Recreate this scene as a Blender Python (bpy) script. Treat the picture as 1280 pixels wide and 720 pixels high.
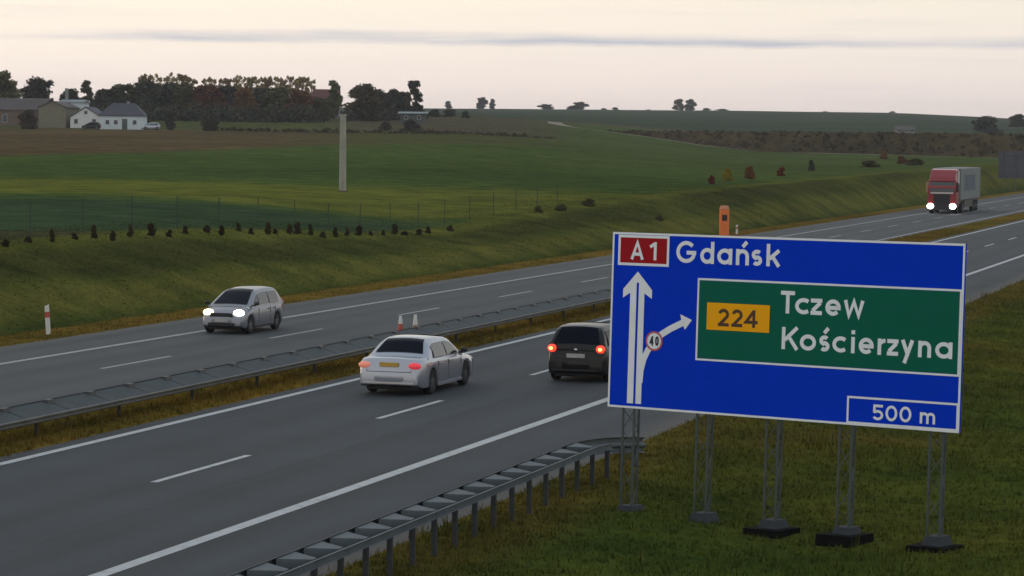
import bpy, math, random
import numpy as np
from mathutils import Vector, Matrix

random.seed(7)
RNG = np.random.default_rng(11)
for o in list(bpy.data.objects):
    bpy.data.objects.remove(o)
scene = bpy.context.scene
COL = scene.collection

# ------------------------------------------------------------------ camera
# world: +Y runs along the motorway, +X to its right, the road surface is z = 0
CAM_H, YAW, PITCH, ROLL, FPX = 6.405, 0.2994, 0.05655, -0.0106, 3348.0
F_ = Vector((-math.sin(YAW) * math.cos(PITCH), math.cos(YAW) * math.cos(PITCH), -math.sin(PITCH)))
R0 = Vector((math.cos(YAW), math.sin(YAW), 0))
U0 = R0.cross(F_)
R_ = R0 * math.cos(ROLL) - U0 * math.sin(ROLL)
U_ = U0 * math.cos(ROLL) + R0 * math.sin(ROLL)
cam_d = bpy.data.cameras.new('camera')
cam = bpy.data.objects.new('camera', cam_d)
COL.objects.link(cam)
cam.matrix_world = Matrix(((R_.x, U_.x, -F_.x, 0), (R_.y, U_.y, -F_.y, 0), (R_.z, U_.z, -F_.z, CAM_H), (0, 0, 0, 1)))
cam_d.sensor_width = 36
cam_d.lens = FPX / 1280 * 36
cam_d.clip_start = 0.5
cam_d.clip_end = 30000
scene.camera = cam

# ------------------------------------------------------------------ world, sun, exposure
SUN_AZ = YAW + math.radians(62)          # measured left of +Y
SUN_EL = math.radians(6)
scene.view_settings.view_transform = 'Standard'
scene.view_settings.look = 'None'
scene.view_settings.gamma = 1
scene.view_settings.exposure = 0
scene.view_settings.use_curve_mapping = False
scene.cycles.max_bounces = 5
scene.cycles.diffuse_bounces = 2
scene.cycles.glossy_bounces = 2
scene.cycles.volume_bounces = 0

world = bpy.data.worlds.new('World')
scene.world = world
world.use_nodes = True
nt = world.node_tree
nt.nodes.clear()


def N(tree, typ, **kw):
    n = tree.nodes.new(typ)
    for k, v in kw.items():
        setattr(n, k, v)
    return n


def ramp(tree, stops, interp='LINEAR'):
    n = tree.nodes.new('ShaderNodeValToRGB')
    n.color_ramp.interpolation = interp
    el = n.color_ramp.elements
    while len(el) < len(stops):
        el.new(0.5)
    for e, (p, c) in zip(el, stops):
        e.position = p
        e.color = (*c, 1) if len(c) == 3 else c
    return n


def math_node(tree, op, a, b=None, c=None, clamp=False):
    n = tree.nodes.new('ShaderNodeMath')
    n.operation = op
    n.use_clamp = clamp
    for i, v in enumerate((a, b, c)):
        if v is None:
            continue
        if isinstance(v, (int, float)):
            n.inputs[i].default_value = v
        else:
            tree.links.new(v, n.inputs[i])
    return n.outputs[0]


def build_world():
    L = nt.links
    tc = N(nt, 'ShaderNodeTexCoord')
    sep = N(nt, 'ShaderNodeSeparateXYZ')
    L.new(tc.outputs['Generated'], sep.inputs[0])
    x, y, z = sep.outputs
    sky = N(nt, 'ShaderNodeTexSky', sky_type='NISHITA')
    sky.sun_disc = False
    sky.sun_elevation = SUN_EL
    sky.sun_rotation = -SUN_AZ
    sky.air_density = 1.2
    sky.dust_density = 2.0
    bg1 = N(nt, 'ShaderNodeBackground')
    bg1.inputs[1].default_value = 0.12
    L.new(sky.outputs[0], bg1.inputs[0])
    # thin high overcast veil: cream low down, grey-blue overhead
    sq = math_node(nt, 'POWER', math_node(nt, 'MAXIMUM', z, 0.0), 0.5)
    veil = ramp(nt, [(0.0, (0.96, 0.83, 0.79)), (0.13, (1.13, 1.0, 0.93)), (0.19, (1.17, 1.06, 0.94)),
                     (0.24, (1.20, 1.10, 0.92)), (0.5, (0.90, 0.91, 0.90)), (1.0, (0.54, 0.64, 0.76))])
    L.new(sq, veil.inputs[0])
    # towards the sunset side the veil is a little brighter and warmer
    sx, sy = -math.sin(SUN_AZ), math.cos(SUN_AZ)
    dot = math_node(nt, 'ADD', math_node(nt, 'MULTIPLY', x, sx), math_node(nt, 'MULTIPLY', y, sy))
    side = ramp(nt, [(0.0, (0.80, 0.82, 0.86)), (0.62, (0.885, 0.88, 0.895)), (0.86, (1.04, 1.02, 1.0)), (1.0, (1.12, 1.06, 0.98))])
    L.new(math_node(nt, 'MULTIPLY_ADD', dot, 0.5, 0.5), side.inputs[0])
    vm = N(nt, 'ShaderNodeMix', data_type='RGBA', blend_type='MULTIPLY')
    vm.inputs[0].default_value = 1
    L.new(veil.outputs[0], vm.inputs[6])
    L.new(side.outputs[0], vm.inputs[7])
    # long flat cloud streak low above the horizon and fainter ones around it
    az = math_node(nt, 'ARCTAN2', x, y)
    cv = N(nt, 'ShaderNodeCombineXYZ')
    L.new(math_node(nt, 'MULTIPLY', az, 9.0), cv.inputs[0])
    L.new(math_node(nt, 'MULTIPLY', z, 190.0), cv.inputs[1])
    no = N(nt, 'ShaderNodeTexNoise')
    no.inputs['Scale'].default_value = 1.0
    no.inputs['Detail'].default_value = 5
    no.inputs['Roughness'].default_value = 0.55
    L.new(cv.outputs[0], no.inputs['Vector'])
    cv2 = N(nt, 'ShaderNodeCombineXYZ')
    L.new(math_node(nt, 'MULTIPLY', az, 26.0), cv2.inputs[0])
    no2 = N(nt, 'ShaderNodeTexNoise')
    no2.inputs['Scale'].default_value = 1.0
    no2.inputs['Detail'].default_value = 4
    L.new(cv2.outputs[0], no2.inputs['Vector'])
    # streak centre height wobbles a little, soft upper edge, crisper lower edge
    zc = math_node(nt, 'ADD', math_node(nt, 'MULTIPLY', math_node(nt, 'SUBTRACT', no2.outputs[0], 0.5), 0.003), 0.0352)
    d = math_node(nt, 'SUBTRACT', z, zc)
    up = math_node(nt, 'SUBTRACT', 1.0, math_node(nt, 'DIVIDE', d, 0.0040), clamp=True)
    dn = math_node(nt, 'ADD', 1.0, math_node(nt, 'DIVIDE', d, 0.0020), clamp=True)
    band = math_node(nt, 'MULTIPLY', math_node(nt, 'SMOOTH_MIN', up, dn, 0.3), math_node(nt, 'MULTIPLY_ADD', no.outputs[0], 2.6, -0.55, clamp=True), clamp=True)
    faint = math_node(nt, 'MULTIPLY', math_node(nt, 'SUBTRACT', no.outputs[0], 0.5, clamp=True), 0.7)
    # the streak thins out towards its left end
    fade = N(nt, 'ShaderNodeMapRange')
    fade.inputs[1].default_value = -YAW - 0.19
    fade.inputs[2].default_value = -YAW - 0.10
    fade.interpolation_type = 'SMOOTHSTEP'
    L.new(az, fade.inputs[0])
    band = math_node(nt, 'MULTIPLY', band, math_node(nt, 'MULTIPLY_ADD', fade.outputs[0], 0.85, 0.15))
    cf = math_node(nt, 'ADD', math_node(nt, 'MULTIPLY', band, 0.95), faint, clamp=True)
    cm = N(nt, 'ShaderNodeMix', data_type='RGBA')
    L.new(cf, cm.inputs[0])
    L.new(vm.outputs[2], cm.inputs[6])
    cm.inputs[7].default_value = (0.60, 0.62, 0.70, 1)
    bg2 = N(nt, 'ShaderNodeBackground')
    bg2.inputs[1].default_value = 1.0
    L.new(cm.outputs[2], bg2.inputs[0])
    mix = N(nt, 'ShaderNodeMixShader')
    mix.inputs[0].default_value = 0.9
    L.new(bg1.outputs[0], mix.inputs[1])
    L.new(bg2.outputs[0], mix.inputs[2])
    out = N(nt, 'ShaderNodeOutputWorld')
    L.new(mix.outputs[0], out.inputs[0])


build_world()
sun_d = bpy.data.lights.new('sun', 'SUN')
sun_d.energy = 0.5
sun_d.angle = math.radians(14)
sun_d.color = (1.0, 0.80, 0.62)
sun = bpy.data.objects.new('sun', sun_d)
COL.objects.link(sun)
sdir = Vector((-math.sin(SUN_AZ) * math.cos(SUN_EL), math.cos(SUN_AZ) * math.cos(SUN_EL), math.sin(SUN_EL)))
sun.rotation_euler = sdir.to_track_quat('Z', 'Y').to_euler()


# ------------------------------------------------------------------ helpers
def tag(o, label=None, category=None, group=None, kind=None):
    for k, v in (('label', label), ('category', category), ('group', group), ('kind', kind)):
        if v:
            o[k] = v
    return o


def link(name, me, parent=None):
    o = bpy.data.objects.new(name, me)
    COL.objects.link(o)
    if parent is not None:
        o.parent = parent
    return o


def thing(name, label, category, loc=(0, 0, 0), rz=0.0, group=None):
    o = link(name, None)
    o.empty_display_size = 0.3
    o.location = loc
    o.rotation_euler = (0, 0, rz)
    return tag(o, label, category, group)


class MB:
    """collects faces of one mesh object"""

    def __init__(self):
        self.v, self.f = [], []

    def add(self, vs, fs):
        b = len(self.v)
        self.v += [tuple(p) for p in vs]
        self.f += [tuple(b + i for i in f) for f in fs]
        return self

    def box(self, x0, x1, y0, y1, z0, z1, taper=None):
        t = taper or (0, 0)
        a, b = t
        vs = [(x0, y0, z0), (x1, y0, z0), (x1, y1, z0), (x0, y1, z0),
              (x0 + a, y0 + b, z1), (x1 - a, y0 + b, z1), (x1 - a, y1 - b, z1), (x0 + a, y1 - b, z1)]
        return self.add(vs, [(3, 2, 1, 0), (4, 5, 6, 7), (0, 1, 5, 4), (1, 2, 6, 5), (2, 3, 7, 6), (3, 0, 4, 7)])

    def bar(self, p, q, r, n=6, r2=None):
        p, q = Vector(p), Vector(q)
        d = (q - p).normalized()
        a = d.cross(Vector((0, 0, 1)) if abs(d.z) < 0.9 else Vector((1, 0, 0))).normalized()
        b = d.cross(a)
        r2 = r if r2 is None else r2
        vs = []
        for c, rr in ((p, r), (q, r2)):
            for i in range(n):
                t = 2 * math.pi * i / n
                vs.append(c + a * (rr * math.cos(t)) + b * (rr * math.sin(t)))
        fs = [(i, (i + 1) % n, n + (i + 1) % n, n + i) for i in range(n)]
        return self.add(vs, fs + [tuple(range(n - 1, -1, -1)), tuple(range(n, 2 * n))])

    def loft(self, rings, closed=True, cap=True):
        n = len(rings[0])
        vs = [p for r in rings for p in r]
        fs = []
        for k in range(len(rings) - 1):
            for i in range(n if closed else n - 1):
                j = (i + 1) % n
                fs.append((k * n + i, k * n + j, (k + 1) * n + j, (k + 1) * n + i))
        if cap:
            fs.append(tuple(range(n - 1, -1, -1)))
            fs.append(tuple((len(rings) - 1) * n + i for i in range(n)))
        return self.add(vs, fs)

    def ball(self, c, r, nu=12, nv=8):
        rings = []
        for j in range(1, nv):
            t = math.pi * j / nv
            rings.append([(c[0] + r[0] * math.sin(t) * math.cos(2 * math.pi * i / nu),
                           c[1] + r[1] * math.sin(t) * math.sin(2 * math.pi * i / nu), c[2] - r[2] * math.cos(t)) for i in range(nu)])
        return self.loft(rings)

    def build(self, name, mat, parent=None, smooth=None, bevel=None):
        me = bpy.data.meshes.new(name)
        me.from_pydata(self.v, [], self.f)
        me.materials.append(mat)
        me.validate()
        if smooth is not None:
            me.polygons.foreach_set('use_smooth', [True] * len(me.polygons))
            me.set_sharp_from_angle(angle=math.radians(smooth))
        o = link(name, me, parent)
        if bevel:
            m = o.modifiers.new('bevel', 'BEVEL')
            m.width = bevel
            m.segments = 2
            m.limit_method = 'ANGLE'
        return o


def np_mesh(name, V, Fq, mat, parent=None, col=None):
    """fast mesh from numpy arrays, Fq is (n, k)"""
    me = bpy.data.meshes.new(name)
    n, k = Fq.shape
    me.vertices.add(len(V))
    me.vertices.foreach_set('co', np.ascontiguousarray(V, dtype=np.float32).ravel())
    me.loops.add(n * k)
    me.loops.foreach_set('vertex_index', np.ascontiguousarray(Fq, dtype=np.int32).ravel())
    me.polygons.add(n)
    me.polygons.foreach_set('loop_start', np.arange(0, n * k, k, dtype=np.int32))
    me.update(calc_edges=True)
    me.materials.append(mat)
    if col is not None:
        a = me.attributes.new('tint', 'FLOAT_COLOR', 'POINT')
        a.data.foreach_set('color', np.c_[col, np.ones(len(col))].astype(np.float32).ravel())
    return link(name, me, parent)


def copy_tree(root, parent=None):
    c = root.copy()
    COL.objects.link(c)
    c.parent = parent
    for ch in list(root.children):
        copy_tree(ch, c)
    return c


# ------------------------------------------------------------------ materials
def principled(name, color, rough=0.6, metal=0.0, spec=0.5, var=0.0, scale=3.0, bump=0.0, emit=None, estr=0.0,
               coat=0.0, stretch=None, objvar=0.0):
    m = bpy.data.materials.new(name)
    m.use_nodes = True
    t = m.node_tree
    b = t.nodes['Principled BSDF']
    b.inputs['Roughness'].default_value = rough
    b.inputs['Metallic'].default_value = metal
    b.inputs['Specular IOR Level'].default_value = spec
    b.inputs['Coat Weight'].default_value = coat
    b.inputs['Coat Roughness'].default_value = 0.08
    b.inputs['Base Color'].default_value = (*color, 1)
    if emit:
        b.inputs['Emission Color'].default_value = (*emit, 1)
        b.inputs['Emission Strength'].default_value = estr
    if var or bump:
        tc = N(t, 'ShaderNodeTexCoord')
        mp = N(t, 'ShaderNodeMapping')
        t.links.new(tc.outputs['Object'], mp.inputs[0])
        if stretch:
            mp.inputs['Scale'].default_value = stretch
        no = N(t, 'ShaderNodeTexNoise')
        no.inputs['Scale'].default_value = scale
        no.inputs['Detail'].default_value = 6
        no.inputs['Roughness'].default_value = 0.65
        t.links.new(mp.outputs[0], no.inputs['Vector'])
        if var:
            r = ramp(t, [(0.25, tuple(c * (1 - var) for c in color)), (0.75, tuple(min(1, c * (1 + var)) for c in color))])
            t.links.new(no.outputs[0], r.inputs[0])
            t.links.new(r.outputs[0], b.inputs['Base Color'])
        if bump:
            bp = N(t, 'ShaderNodeBump')
            bp.inputs['Strength'].default_value = bump
            bp.inputs['Distance'].default_value = 0.02
            t.links.new(no.outputs[0], bp.inputs['Height'])
            t.links.new(bp.outputs[0], b.inputs['Normal'])
    return m


def tinted(name, rough=0.9, trans=0.0, scales=((0.02, 0.25), (0.35, 0.35), (4.0, 0.30)), bump=0.0):
    """colour from the mesh's own 'tint' attribute, broken up by noise in world space"""
    m = bpy.data.materials.new(name)
    m.use_nodes = True
    t = m.node_tree
    b = t.nodes['Principled BSDF']
    b.inputs['Roughness'].default_value = rough
    b.inputs['Specular IOR Level'].default_value = 0.0
    at = N(t, 'ShaderNodeAttribute')
    at.attribute_name = 'tint'
    geo = N(t, 'ShaderNodeNewGeometry')
    cur = at.outputs['Color']
    for i, (s, a) in enumerate(scales):
        no = N(t, 'ShaderNodeTexNoise')
        no.inputs['Scale'].default_value = s
        no.inputs['Detail'].default_value = 5
        no.inputs['Roughness'].default_value = 0.6
        t.links.new(geo.outputs['Position'], no.inputs['Vector'])
        w = 0.12 if i == 1 else 0.0
        r = ramp(t, [(0.28, (1 - a - w, 1 - a, 1 - a)), (0.72, (1 + a + w, 1 + a, 1 + a - w))])
        t.links.new(no.outputs[0], r.inputs[0])
        mx = N(t, 'ShaderNodeMix', data_type='RGBA', blend_type='MULTIPLY')
        mx.inputs[0].default_value = 1
        t.links.new(cur, mx.inputs[6])
        t.links.new(r.outputs[0], mx.inputs[7])
        cur = mx.outputs[2]
        last = no
    t.links.new(cur, b.inputs['Base Color'])
    if bump:
        bp = N(t, 'ShaderNodeBump')
        bp.inputs['Strength'].default_value = bump
        bp.inputs['Distance'].default_value = 0.15
        t.links.new(last.outputs[0], bp.inputs['Height'])
        t.links.new(bp.outputs[0], b.inputs['Normal'])
    return m


def leaf_mat(name, color, var=0.45):
    m = bpy.data.materials.new(name)
    m.use_nodes = True
    t = m.node_tree
    b = t.nodes['Principled BSDF']
    b.inputs['Roughness'].default_value = 0.8
    b.inputs['Specular IOR Level'].default_value = 0.05
    geo = N(t, 'ShaderNodeNewGeometry')
    oi = N(t, 'ShaderNodeObjectInfo')
    r = ramp(t, [(0.0, tuple(c * (1 - var) for c in color)), (1.0, tuple(c * (1 + var) for c in color))])
    t.links.new(geo.outputs['Random Per Island'], r.inputs[0])
    hs = N(t, 'ShaderNodeHueSaturation')
    t.links.new(math_node(t, 'MULTIPLY_ADD', oi.outputs['Random'], 0.05, 0.475), hs.inputs['Hue'])
    t.links.new(math_node(t, 'MULTIPLY_ADD', oi.outputs['Random'], 0.5, 0.75), hs.inputs['Value'])
    t.links.new(r.outputs[0], hs.inputs['Color'])
    t.links.new(hs.outputs[0], b.inputs['Base Color'])
    return m


def asphalt_mat(name, x_lo, x_hi, base):
    m = bpy.data.materials.new(name)
    m.use_nodes = True
    t = m.node_tree
    b = t.nodes['Principled BSDF']
    b.inputs['Roughness'].default_value = 0.82
    b.inputs['Specular IOR Level'].default_value = 0.35
    geo = N(t, 'ShaderNodeNewGeometry')
    mp = N(t, 'ShaderNodeMapping')
    mp.inputs['Scale'].default_value = (1.6, 0.06, 1)
    t.links.new(geo.outputs['Position'], mp.inputs[0])
    n1 = N(t, 'ShaderNodeTexNoise')          # wear drawn out along the lanes
    n1.inputs['Scale'].default_value = 1.0
    n1.inputs['Detail'].default_value = 4
    t.links.new(mp.outputs[0], n1.inputs['Vector'])
    n2 = N(t, 'ShaderNodeTexNoise')          # blotches
    n2.inputs['Scale'].default_value = 0.35
    n2.inputs['Detail'].default_value = 6
    t.links.new(geo.outputs['Position'], n2.inputs['Vector'])
    n3 = N(t, 'ShaderNodeTexNoise')          # stone grain
    n3.inputs['Scale'].default_value = 14
    n3.inputs['Detail'].default_value = 3
    t.links.new(geo.outputs['Position'], n3.inputs['Vector'])
    s = math_node(t, 'ADD', math_node(t, 'MULTIPLY', n1.outputs[0], 0.8), math_node(t, 'ADD', math_node(t, 'MULTIPLY', n2.outputs[0], 0.7), math_node(t, 'MULTIPLY', n3.outputs[0], 0.5)))
    sp = N(t, 'ShaderNodeSeparateXYZ')
    t.links.new(geo.outputs['Position'], sp.inputs[0])
    tr = math_node(t, 'COSINE', math_node(t, 'MULTIPLY', math_node(t, 'SUBTRACT', sp.outputs[0], x_lo + 0.15), 2 * math.pi / 1.9))   # polished wheel tracks
    s = math_node(t, 'ADD', s, math_node(t, 'MULTIPLY', tr, 0.16))
    seam = math_node(t, 'COMPARE', sp.outputs[0], (x_lo + x_hi) / 2 + 0.5, 0.035)
    s = math_node(t, 'SUBTRACT', s, math_node(t, 'MULTIPLY', seam, 0.35))       # tarred joint
    # dust gathered along the outer margins
    mid, half = (x_lo + x_hi) / 2, (x_hi - x_lo) / 2
    edge = math_node(t, 'SUBTRACT', half, math_node(t, 'ABSOLUTE', math_node(t, 'SUBTRACT', sp.outputs[0], mid)))
    edge = math_node(t, 'SUBTRACT', 1.0, math_node(t, 'DIVIDE', math_node(t, 'ADD', edge, math_node(t, 'MULTIPLY', n2.outputs[0], -0.5)), 0.7), clamp=True)
    r = ramp(t, [(0.30, tuple(c * 0.68 for c in base)), (0.70, tuple(c * 1.32 for c in base))])
    t.links.new(math_node(t, 'MULTIPLY', s, 0.5), r.inputs[0])
    dust = N(t, 'ShaderNodeMix', data_type='RGBA')
    t.links.new(math_node(t, 'MULTIPLY', edge, 0.8), dust.inputs[0])
    t.links.new(r.outputs[0], dust.inputs[6])
    dust.inputs[7].default_value = (0.080, 0.074, 0.062, 1)
    t.links.new(dust.outputs[2], b.inputs['Base Color'])
    bp = N(t, 'ShaderNodeBump')
    bp.inputs['Strength'].default_value = 0.25
    bp.inputs['Distance'].default_value = 0.01
    t.links.new(n3.outputs[0], bp.inputs['Height'])
    t.links.new(bp.outputs[0], b.inputs['Normal'])
    return m


def worn_paint(name, color, under):
    m = bpy.data.materials.new(name)
    m.use_nodes = True
    t = m.node_tree
    b = t.nodes['Principled BSDF']
    b.inputs['Roughness'].default_value = 0.7
    geo = N(t, 'ShaderNodeNewGeometry')
    no = N(t, 'ShaderNodeTexNoise')
    no.inputs['Scale'].default_value = 3.5
    no.inputs['Detail'].default_value = 8
    no.inputs['Roughness'].default_value = 0.75
    t.links.new(geo.outputs['Position'], no.inputs['Vector'])
    r = ramp(t, [(0.30, under), (0.46, tuple(c * 0.85 for c in color)), (0.7, color)])
    t.links.new(no.outputs[0], r.inputs[0])
    t.links.new(r.outputs[0], b.inputs['Base Color'])
    return m


M = {
    'ground': tinted('ground', bump=0.2),
    'grass': tinted('grass', scales=((0.02, 0.2), (0.35, 0.3), (5.0, 0.2))),
    'asphalt': asphalt_mat('asphalt', -25.6, -13.9, (0.034, 0.042, 0.048)),
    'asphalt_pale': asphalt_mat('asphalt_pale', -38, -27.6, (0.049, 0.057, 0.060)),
    'paint': worn_paint('road_paint', (0.50, 0.52, 0.52), (0.22, 0.22, 0.22)),
    'paint_old': worn_paint('road_paint_old', (0.34, 0.355, 0.355), (0.13, 0.13, 0.13)),
    'zinc': principled('galvanised_steel', (0.105, 0.125, 0.135), 0.65, 0.1, spec=0.25, var=0.25, scale=2.5),
    'zinc_dark': principled('weathered_steel', (0.060, 0.064, 0.066), 0.7, 0.1, spec=0.2, var=0.3, scale=3),
    'zinc_dull': principled('dull_steel', (0.050, 0.063, 0.067), 0.7, 0.0, spec=0.2, var=0.3, scale=1.5),
    'zinc_brown': principled('stained_steel', (0.12, 0.115, 0.10), 0.65, 0.2, var=0.3, scale=2),
    'sign_blue': principled('sign_blue', (0.0003, 0.042, 0.62), 0.5, spec=0.02, var=0.06, scale=1.2),
    'sign_green': principled('sign_green', (0.0015, 0.125, 0.078), 0.45, spec=0.06, var=0.06, scale=1.2),
    'sign_white': principled('sign_white', (0.84, 0.88, 0.90), 0.5, var=0.06, scale=4),
    'sign_red': principled('sign_red', (0.36, 0.005, 0.012), 0.45, spec=0.1),
    'sign_ring': principled('sign_ring', (0.52, 0.10, 0.12), 0.5),
    'sign_orange': principled('sign_orange', (0.98, 0.44, 0.003), 0.45, spec=0.1),
    'sign_ink': principled('sign_ink', (0.055, 0.018, 0.004), 0.5),
    'black': principled('black', (0.012, 0.012, 0.013), 0.5),
    'alu_back': principled('aluminium_back', (0.10, 0.10, 0.115), 0.65, 0.1, spec=0.2, var=0.15, scale=1.5),
    'lattice': principled('lattice_steel', (0.066, 0.082, 0.076), 0.65, 0.2, var=0.25, scale=3),
    'fence_green': principled('fence_coating', (0.050, 0.066, 0.048), 0.7, spec=0.2),
    'concrete': principled('concrete', (0.050, 0.056, 0.062), 0.9, spec=0.2, var=0.3, scale=3, bump=0.4),
    'concrete_dark': principled('dark_concrete', (0.006, 0.006, 0.006), 0.95, spec=0.05, var=0.4, scale=4, bump=0.5),  # footing concrete, coloured close to black
    'glass': principled('car_glass', (0.003, 0.005, 0.012), 0.08, spec=0.06),
    'side_glass': principled('side_glass', (0.035, 0.042, 0.046), 0.06, spec=0.9),
    'tyre': principled('tyre', (0.010, 0.010, 0.011), 0.85),
    'rim': principled('alloy', (0.22, 0.22, 0.23), 0.35, 0.8),
    'rim_dark': principled('dark_alloy', (0.05, 0.05, 0.055), 0.4, 0.7),
    'trim': principled('black_trim', (0.014, 0.014, 0.016), 0.5),
    'silver': principled('silver_paint', (0.25, 0.26, 0.285), 0.35, 0.45, coat=0.4),
    'white': principled('white_paint', (0.42, 0.44, 0.49), 0.30, 0.6, coat=0.6),
    'dark': principled('black_paint', (0.006, 0.005, 0.005), 0.35, 0.0, spec=0.22, coat=0.30),
    'head_on': principled('lit_headlamp', (0.9, 0.9, 0.9), 0.2, emit=(1.0, 0.97, 0.90), estr=9.0),
    'head_warm': principled('lit_headlamp_warm', (0.9, 0.9, 0.8), 0.2, emit=(1.0, 0.86, 0.45), estr=4.0),
    'tail_on': principled('lit_tail_lamp', (0.5, 0.01, 0.01), 0.3, emit=(1.0, 0.06, 0.03), estr=1.3),
    'tail_bulb': principled('tail_lamp_bulb', (0.8, 0.2, 0.05), 0.3, emit=(1.0, 0.28, 0.08), estr=5.0),
    'tail_pink': principled('tail_lamp_pink', (0.75, 0.05, 0.07), 0.3, emit=(1.0, 0.06, 0.08), estr=0.35),
    'tail_orange': principled('tail_lamp_orange', (0.7, 0.25, 0.18), 0.3, emit=(1.0, 0.30, 0.18), estr=0.28),
    'plate_yellow': principled('plate_yellow', (0.55, 0.33, 0.05), 0.5, var=0.3, scale=18),
    'plate_white': principled('plate_white', (0.42, 0.40, 0.37), 0.5, var=0.3, scale=18),
    'chrome': principled('chrome', (0.5, 0.5, 0.5), 0.2, 1.0),
    'truck_red': principled('truck_red', (0.26, 0.010, 0.016), 0.4, coat=0.4),
    'truck_box': principled('trailer_grey', (0.15, 0.175, 0.18), 0.6, var=0.1, scale=0.6),
    'truck_logo': principled('trailer_blue', (0.05, 0.085, 0.125), 0.6, var=0.35, scale=0.9),
    'truck_white': principled('truck_white', (0.6, 0.55, 0.52), 0.5),
    'truck_tan': principled('truck_tan', (0.34, 0.22, 0.13), 0.5),
    'orange': principled('orange_plastic', (0.85, 0.20, 0.04), 0.6, var=0.15, scale=2),
    'post_white': principled('white_plastic', (0.70, 0.68, 0.62), 0.6, var=0.1, scale=4),
    'post_red': principled('red_band', (0.48, 0.09, 0.06), 0.6),
    'wall_white': principled('white_render', (0.74, 0.74, 0.72), 0.9, var=0.12, scale=0.5),
    'wall_white_cool': principled('white_render_cool', (0.62, 0.69, 0.71), 0.9, var=0.1, scale=0.5),
    'wall_beige': principled('beige_render', (0.21, 0.19, 0.13), 0.9, var=0.15, scale=0.4),
    'wall_brown': principled('brown_brick', (0.16, 0.115, 0.09), 0.9, var=0.25, scale=0.8),
    'wall_grey': principled('grey_render', (0.22, 0.23, 0.22), 0.9, var=0.15, scale=0.5),
    'wall_dull': principled('dull_render', (0.085, 0.088, 0.085), 0.9, var=0.2, scale=0.5),
    'roof_dark': principled('slate_roof', (0.055, 0.058, 0.072), 0.8, var=0.2, scale=0.7),
    'roof_brown': principled('brown_roof', (0.085, 0.072, 0.065), 0.85, var=0.2, scale=0.6),
    'roof_red': principled('red_roof', (0.13, 0.048, 0.045), 0.85, var=0.2, scale=0.6),
    'roof_pale': principled('pale_roof', (0.20, 0.23, 0.23), 0.7, var=0.15, scale=0.6),
    'window': principled('window_glass', (0.05, 0.06, 0.065), 0.15),
    'frame': principled('window_frame', (0.5, 0.5, 0.5), 0.6),
    'door': principled('door_wood', (0.08, 0.10, 0.09), 0.7),
    'bark': principled('bark', (0.055, 0.045, 0.038), 0.9, var=0.3, scale=3),
    'leaf_dark': leaf_mat('leaf_dark', (0.052, 0.051, 0.031)),
    'leaf_olive': leaf_mat('leaf_olive', (0.085, 0.080, 0.026)),
    'leaf_gold': leaf_mat('leaf_gold', (0.30, 0.22, 0.10)),
    'leaf_rust': leaf_mat('leaf_rust', (0.150, 0.066, 0.024)),
    'leaf_brown': leaf_mat('leaf_brown', (0.075, 0.056, 0.024)),
    'leaf_yellow': leaf_mat('leaf_yellow', (0.24, 0.17, 0.012)),
    'leaf_orange': leaf_mat('leaf_orange', (0.17, 0.06, 0.014)),
    'leaf_red': leaf_mat('leaf_red', (0.15, 0.028, 0.018)),
    'leaf_shrub': leaf_mat('leaf_shrub', (0.055, 0.038, 0.018)),
    'scrub': leaf_mat('dry_scrub', (0.072, 0.055, 0.024)),
    'sand': principled('sandy_track', (0.22, 0.19, 0.13), 0.95, var=0.25, scale=0.3),
    'pole': principled('weathered_pole', (0.36, 0.35, 0.28), 0.9, var=0.25, scale=2.0),
    'pole_dark': principled('pole_recess', (0.10, 0.11, 0.10), 0.9),
}

# ------------------------------------------------------------------ terrain
X_NR, X_ND, X_NL = -17.0, -20.65, -24.5          # near carriageway: right edge line, lane dashes, left edge line
X_FR, X_FD, X_FL = -28.2, -31.95, -35.1          # far carriageway
NEAR_X = (-25.05, -13.95)
FAR_X = (-37.9, -27.55)
SY, CY = math.sin(YAW), math.cos(YAW)


def sstep(x, a, b):
    t = np.clip((x - a) / (b - a), 0, 1)
    return t * t * (3 - 2 * t)


PL = np.array([(0, .6), (60, 1.1), (90, 1.8), (150, 2.2), (210, 2.7), (300, 3.7), (400, 5.3), (490, 6.6), (515, 6.9), (560, 8.8), (600, 10.2), (700, 11.6),
               (1000, 15.2), (1600, 22.3), (2500, 24), (9000, 5)])
PR = np.array([(0, .5), (90, 1.0), (150, 1.4), (210, 1.9), (300, 2.6), (400, 3.0), (490, 3.3), (515, 3.4), (560, 3.7), (600, 4.5), (700, 7.5), (850, 11.0),
               (1000, 13.8), (1600, 22.4), (2500, 23), (9000, 5)])


def wob(x, y, k, p=0.0):
    return np.sin(x * k + p + 1.7 * np.sin(y * k * 0.7 + p)) * np.sin(y * k * 1.1 - p + 1.3 * np.sin(x * k * 0.6))


def field_e(X, Y):
    v = np.maximum(-X * SY + Y * CY, 0.0)
    u = X * CY + Y * SY
    s = u / np.maximum(v, 20)
    w = sstep(s, -0.03, 0.10)
    e = np.interp(v, PL[:, 0], PL[:, 1]) * (1 - w) + np.interp(v, PR[:, 0], PR[:, 1]) * w
    e = e - 1.5 * np.exp(-((v - 152) / 48) ** 2 - ((s + 0.02) / 0.075) ** 2)
    e = e + 0.10 * wob(X, Y, 0.045) * np.clip(v / 200, 0, 1) + 0.0012 * np.clip(v - 700, 0, 1200) * wob(X, Y, 0.004, 1.0) * 0.6
    # crest falls away towards the right end of the view
    e = e - sstep(s, 0.13, 0.22) * np.clip((v - 700) / 900, 0, 1) * 4.0
    return e


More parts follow.
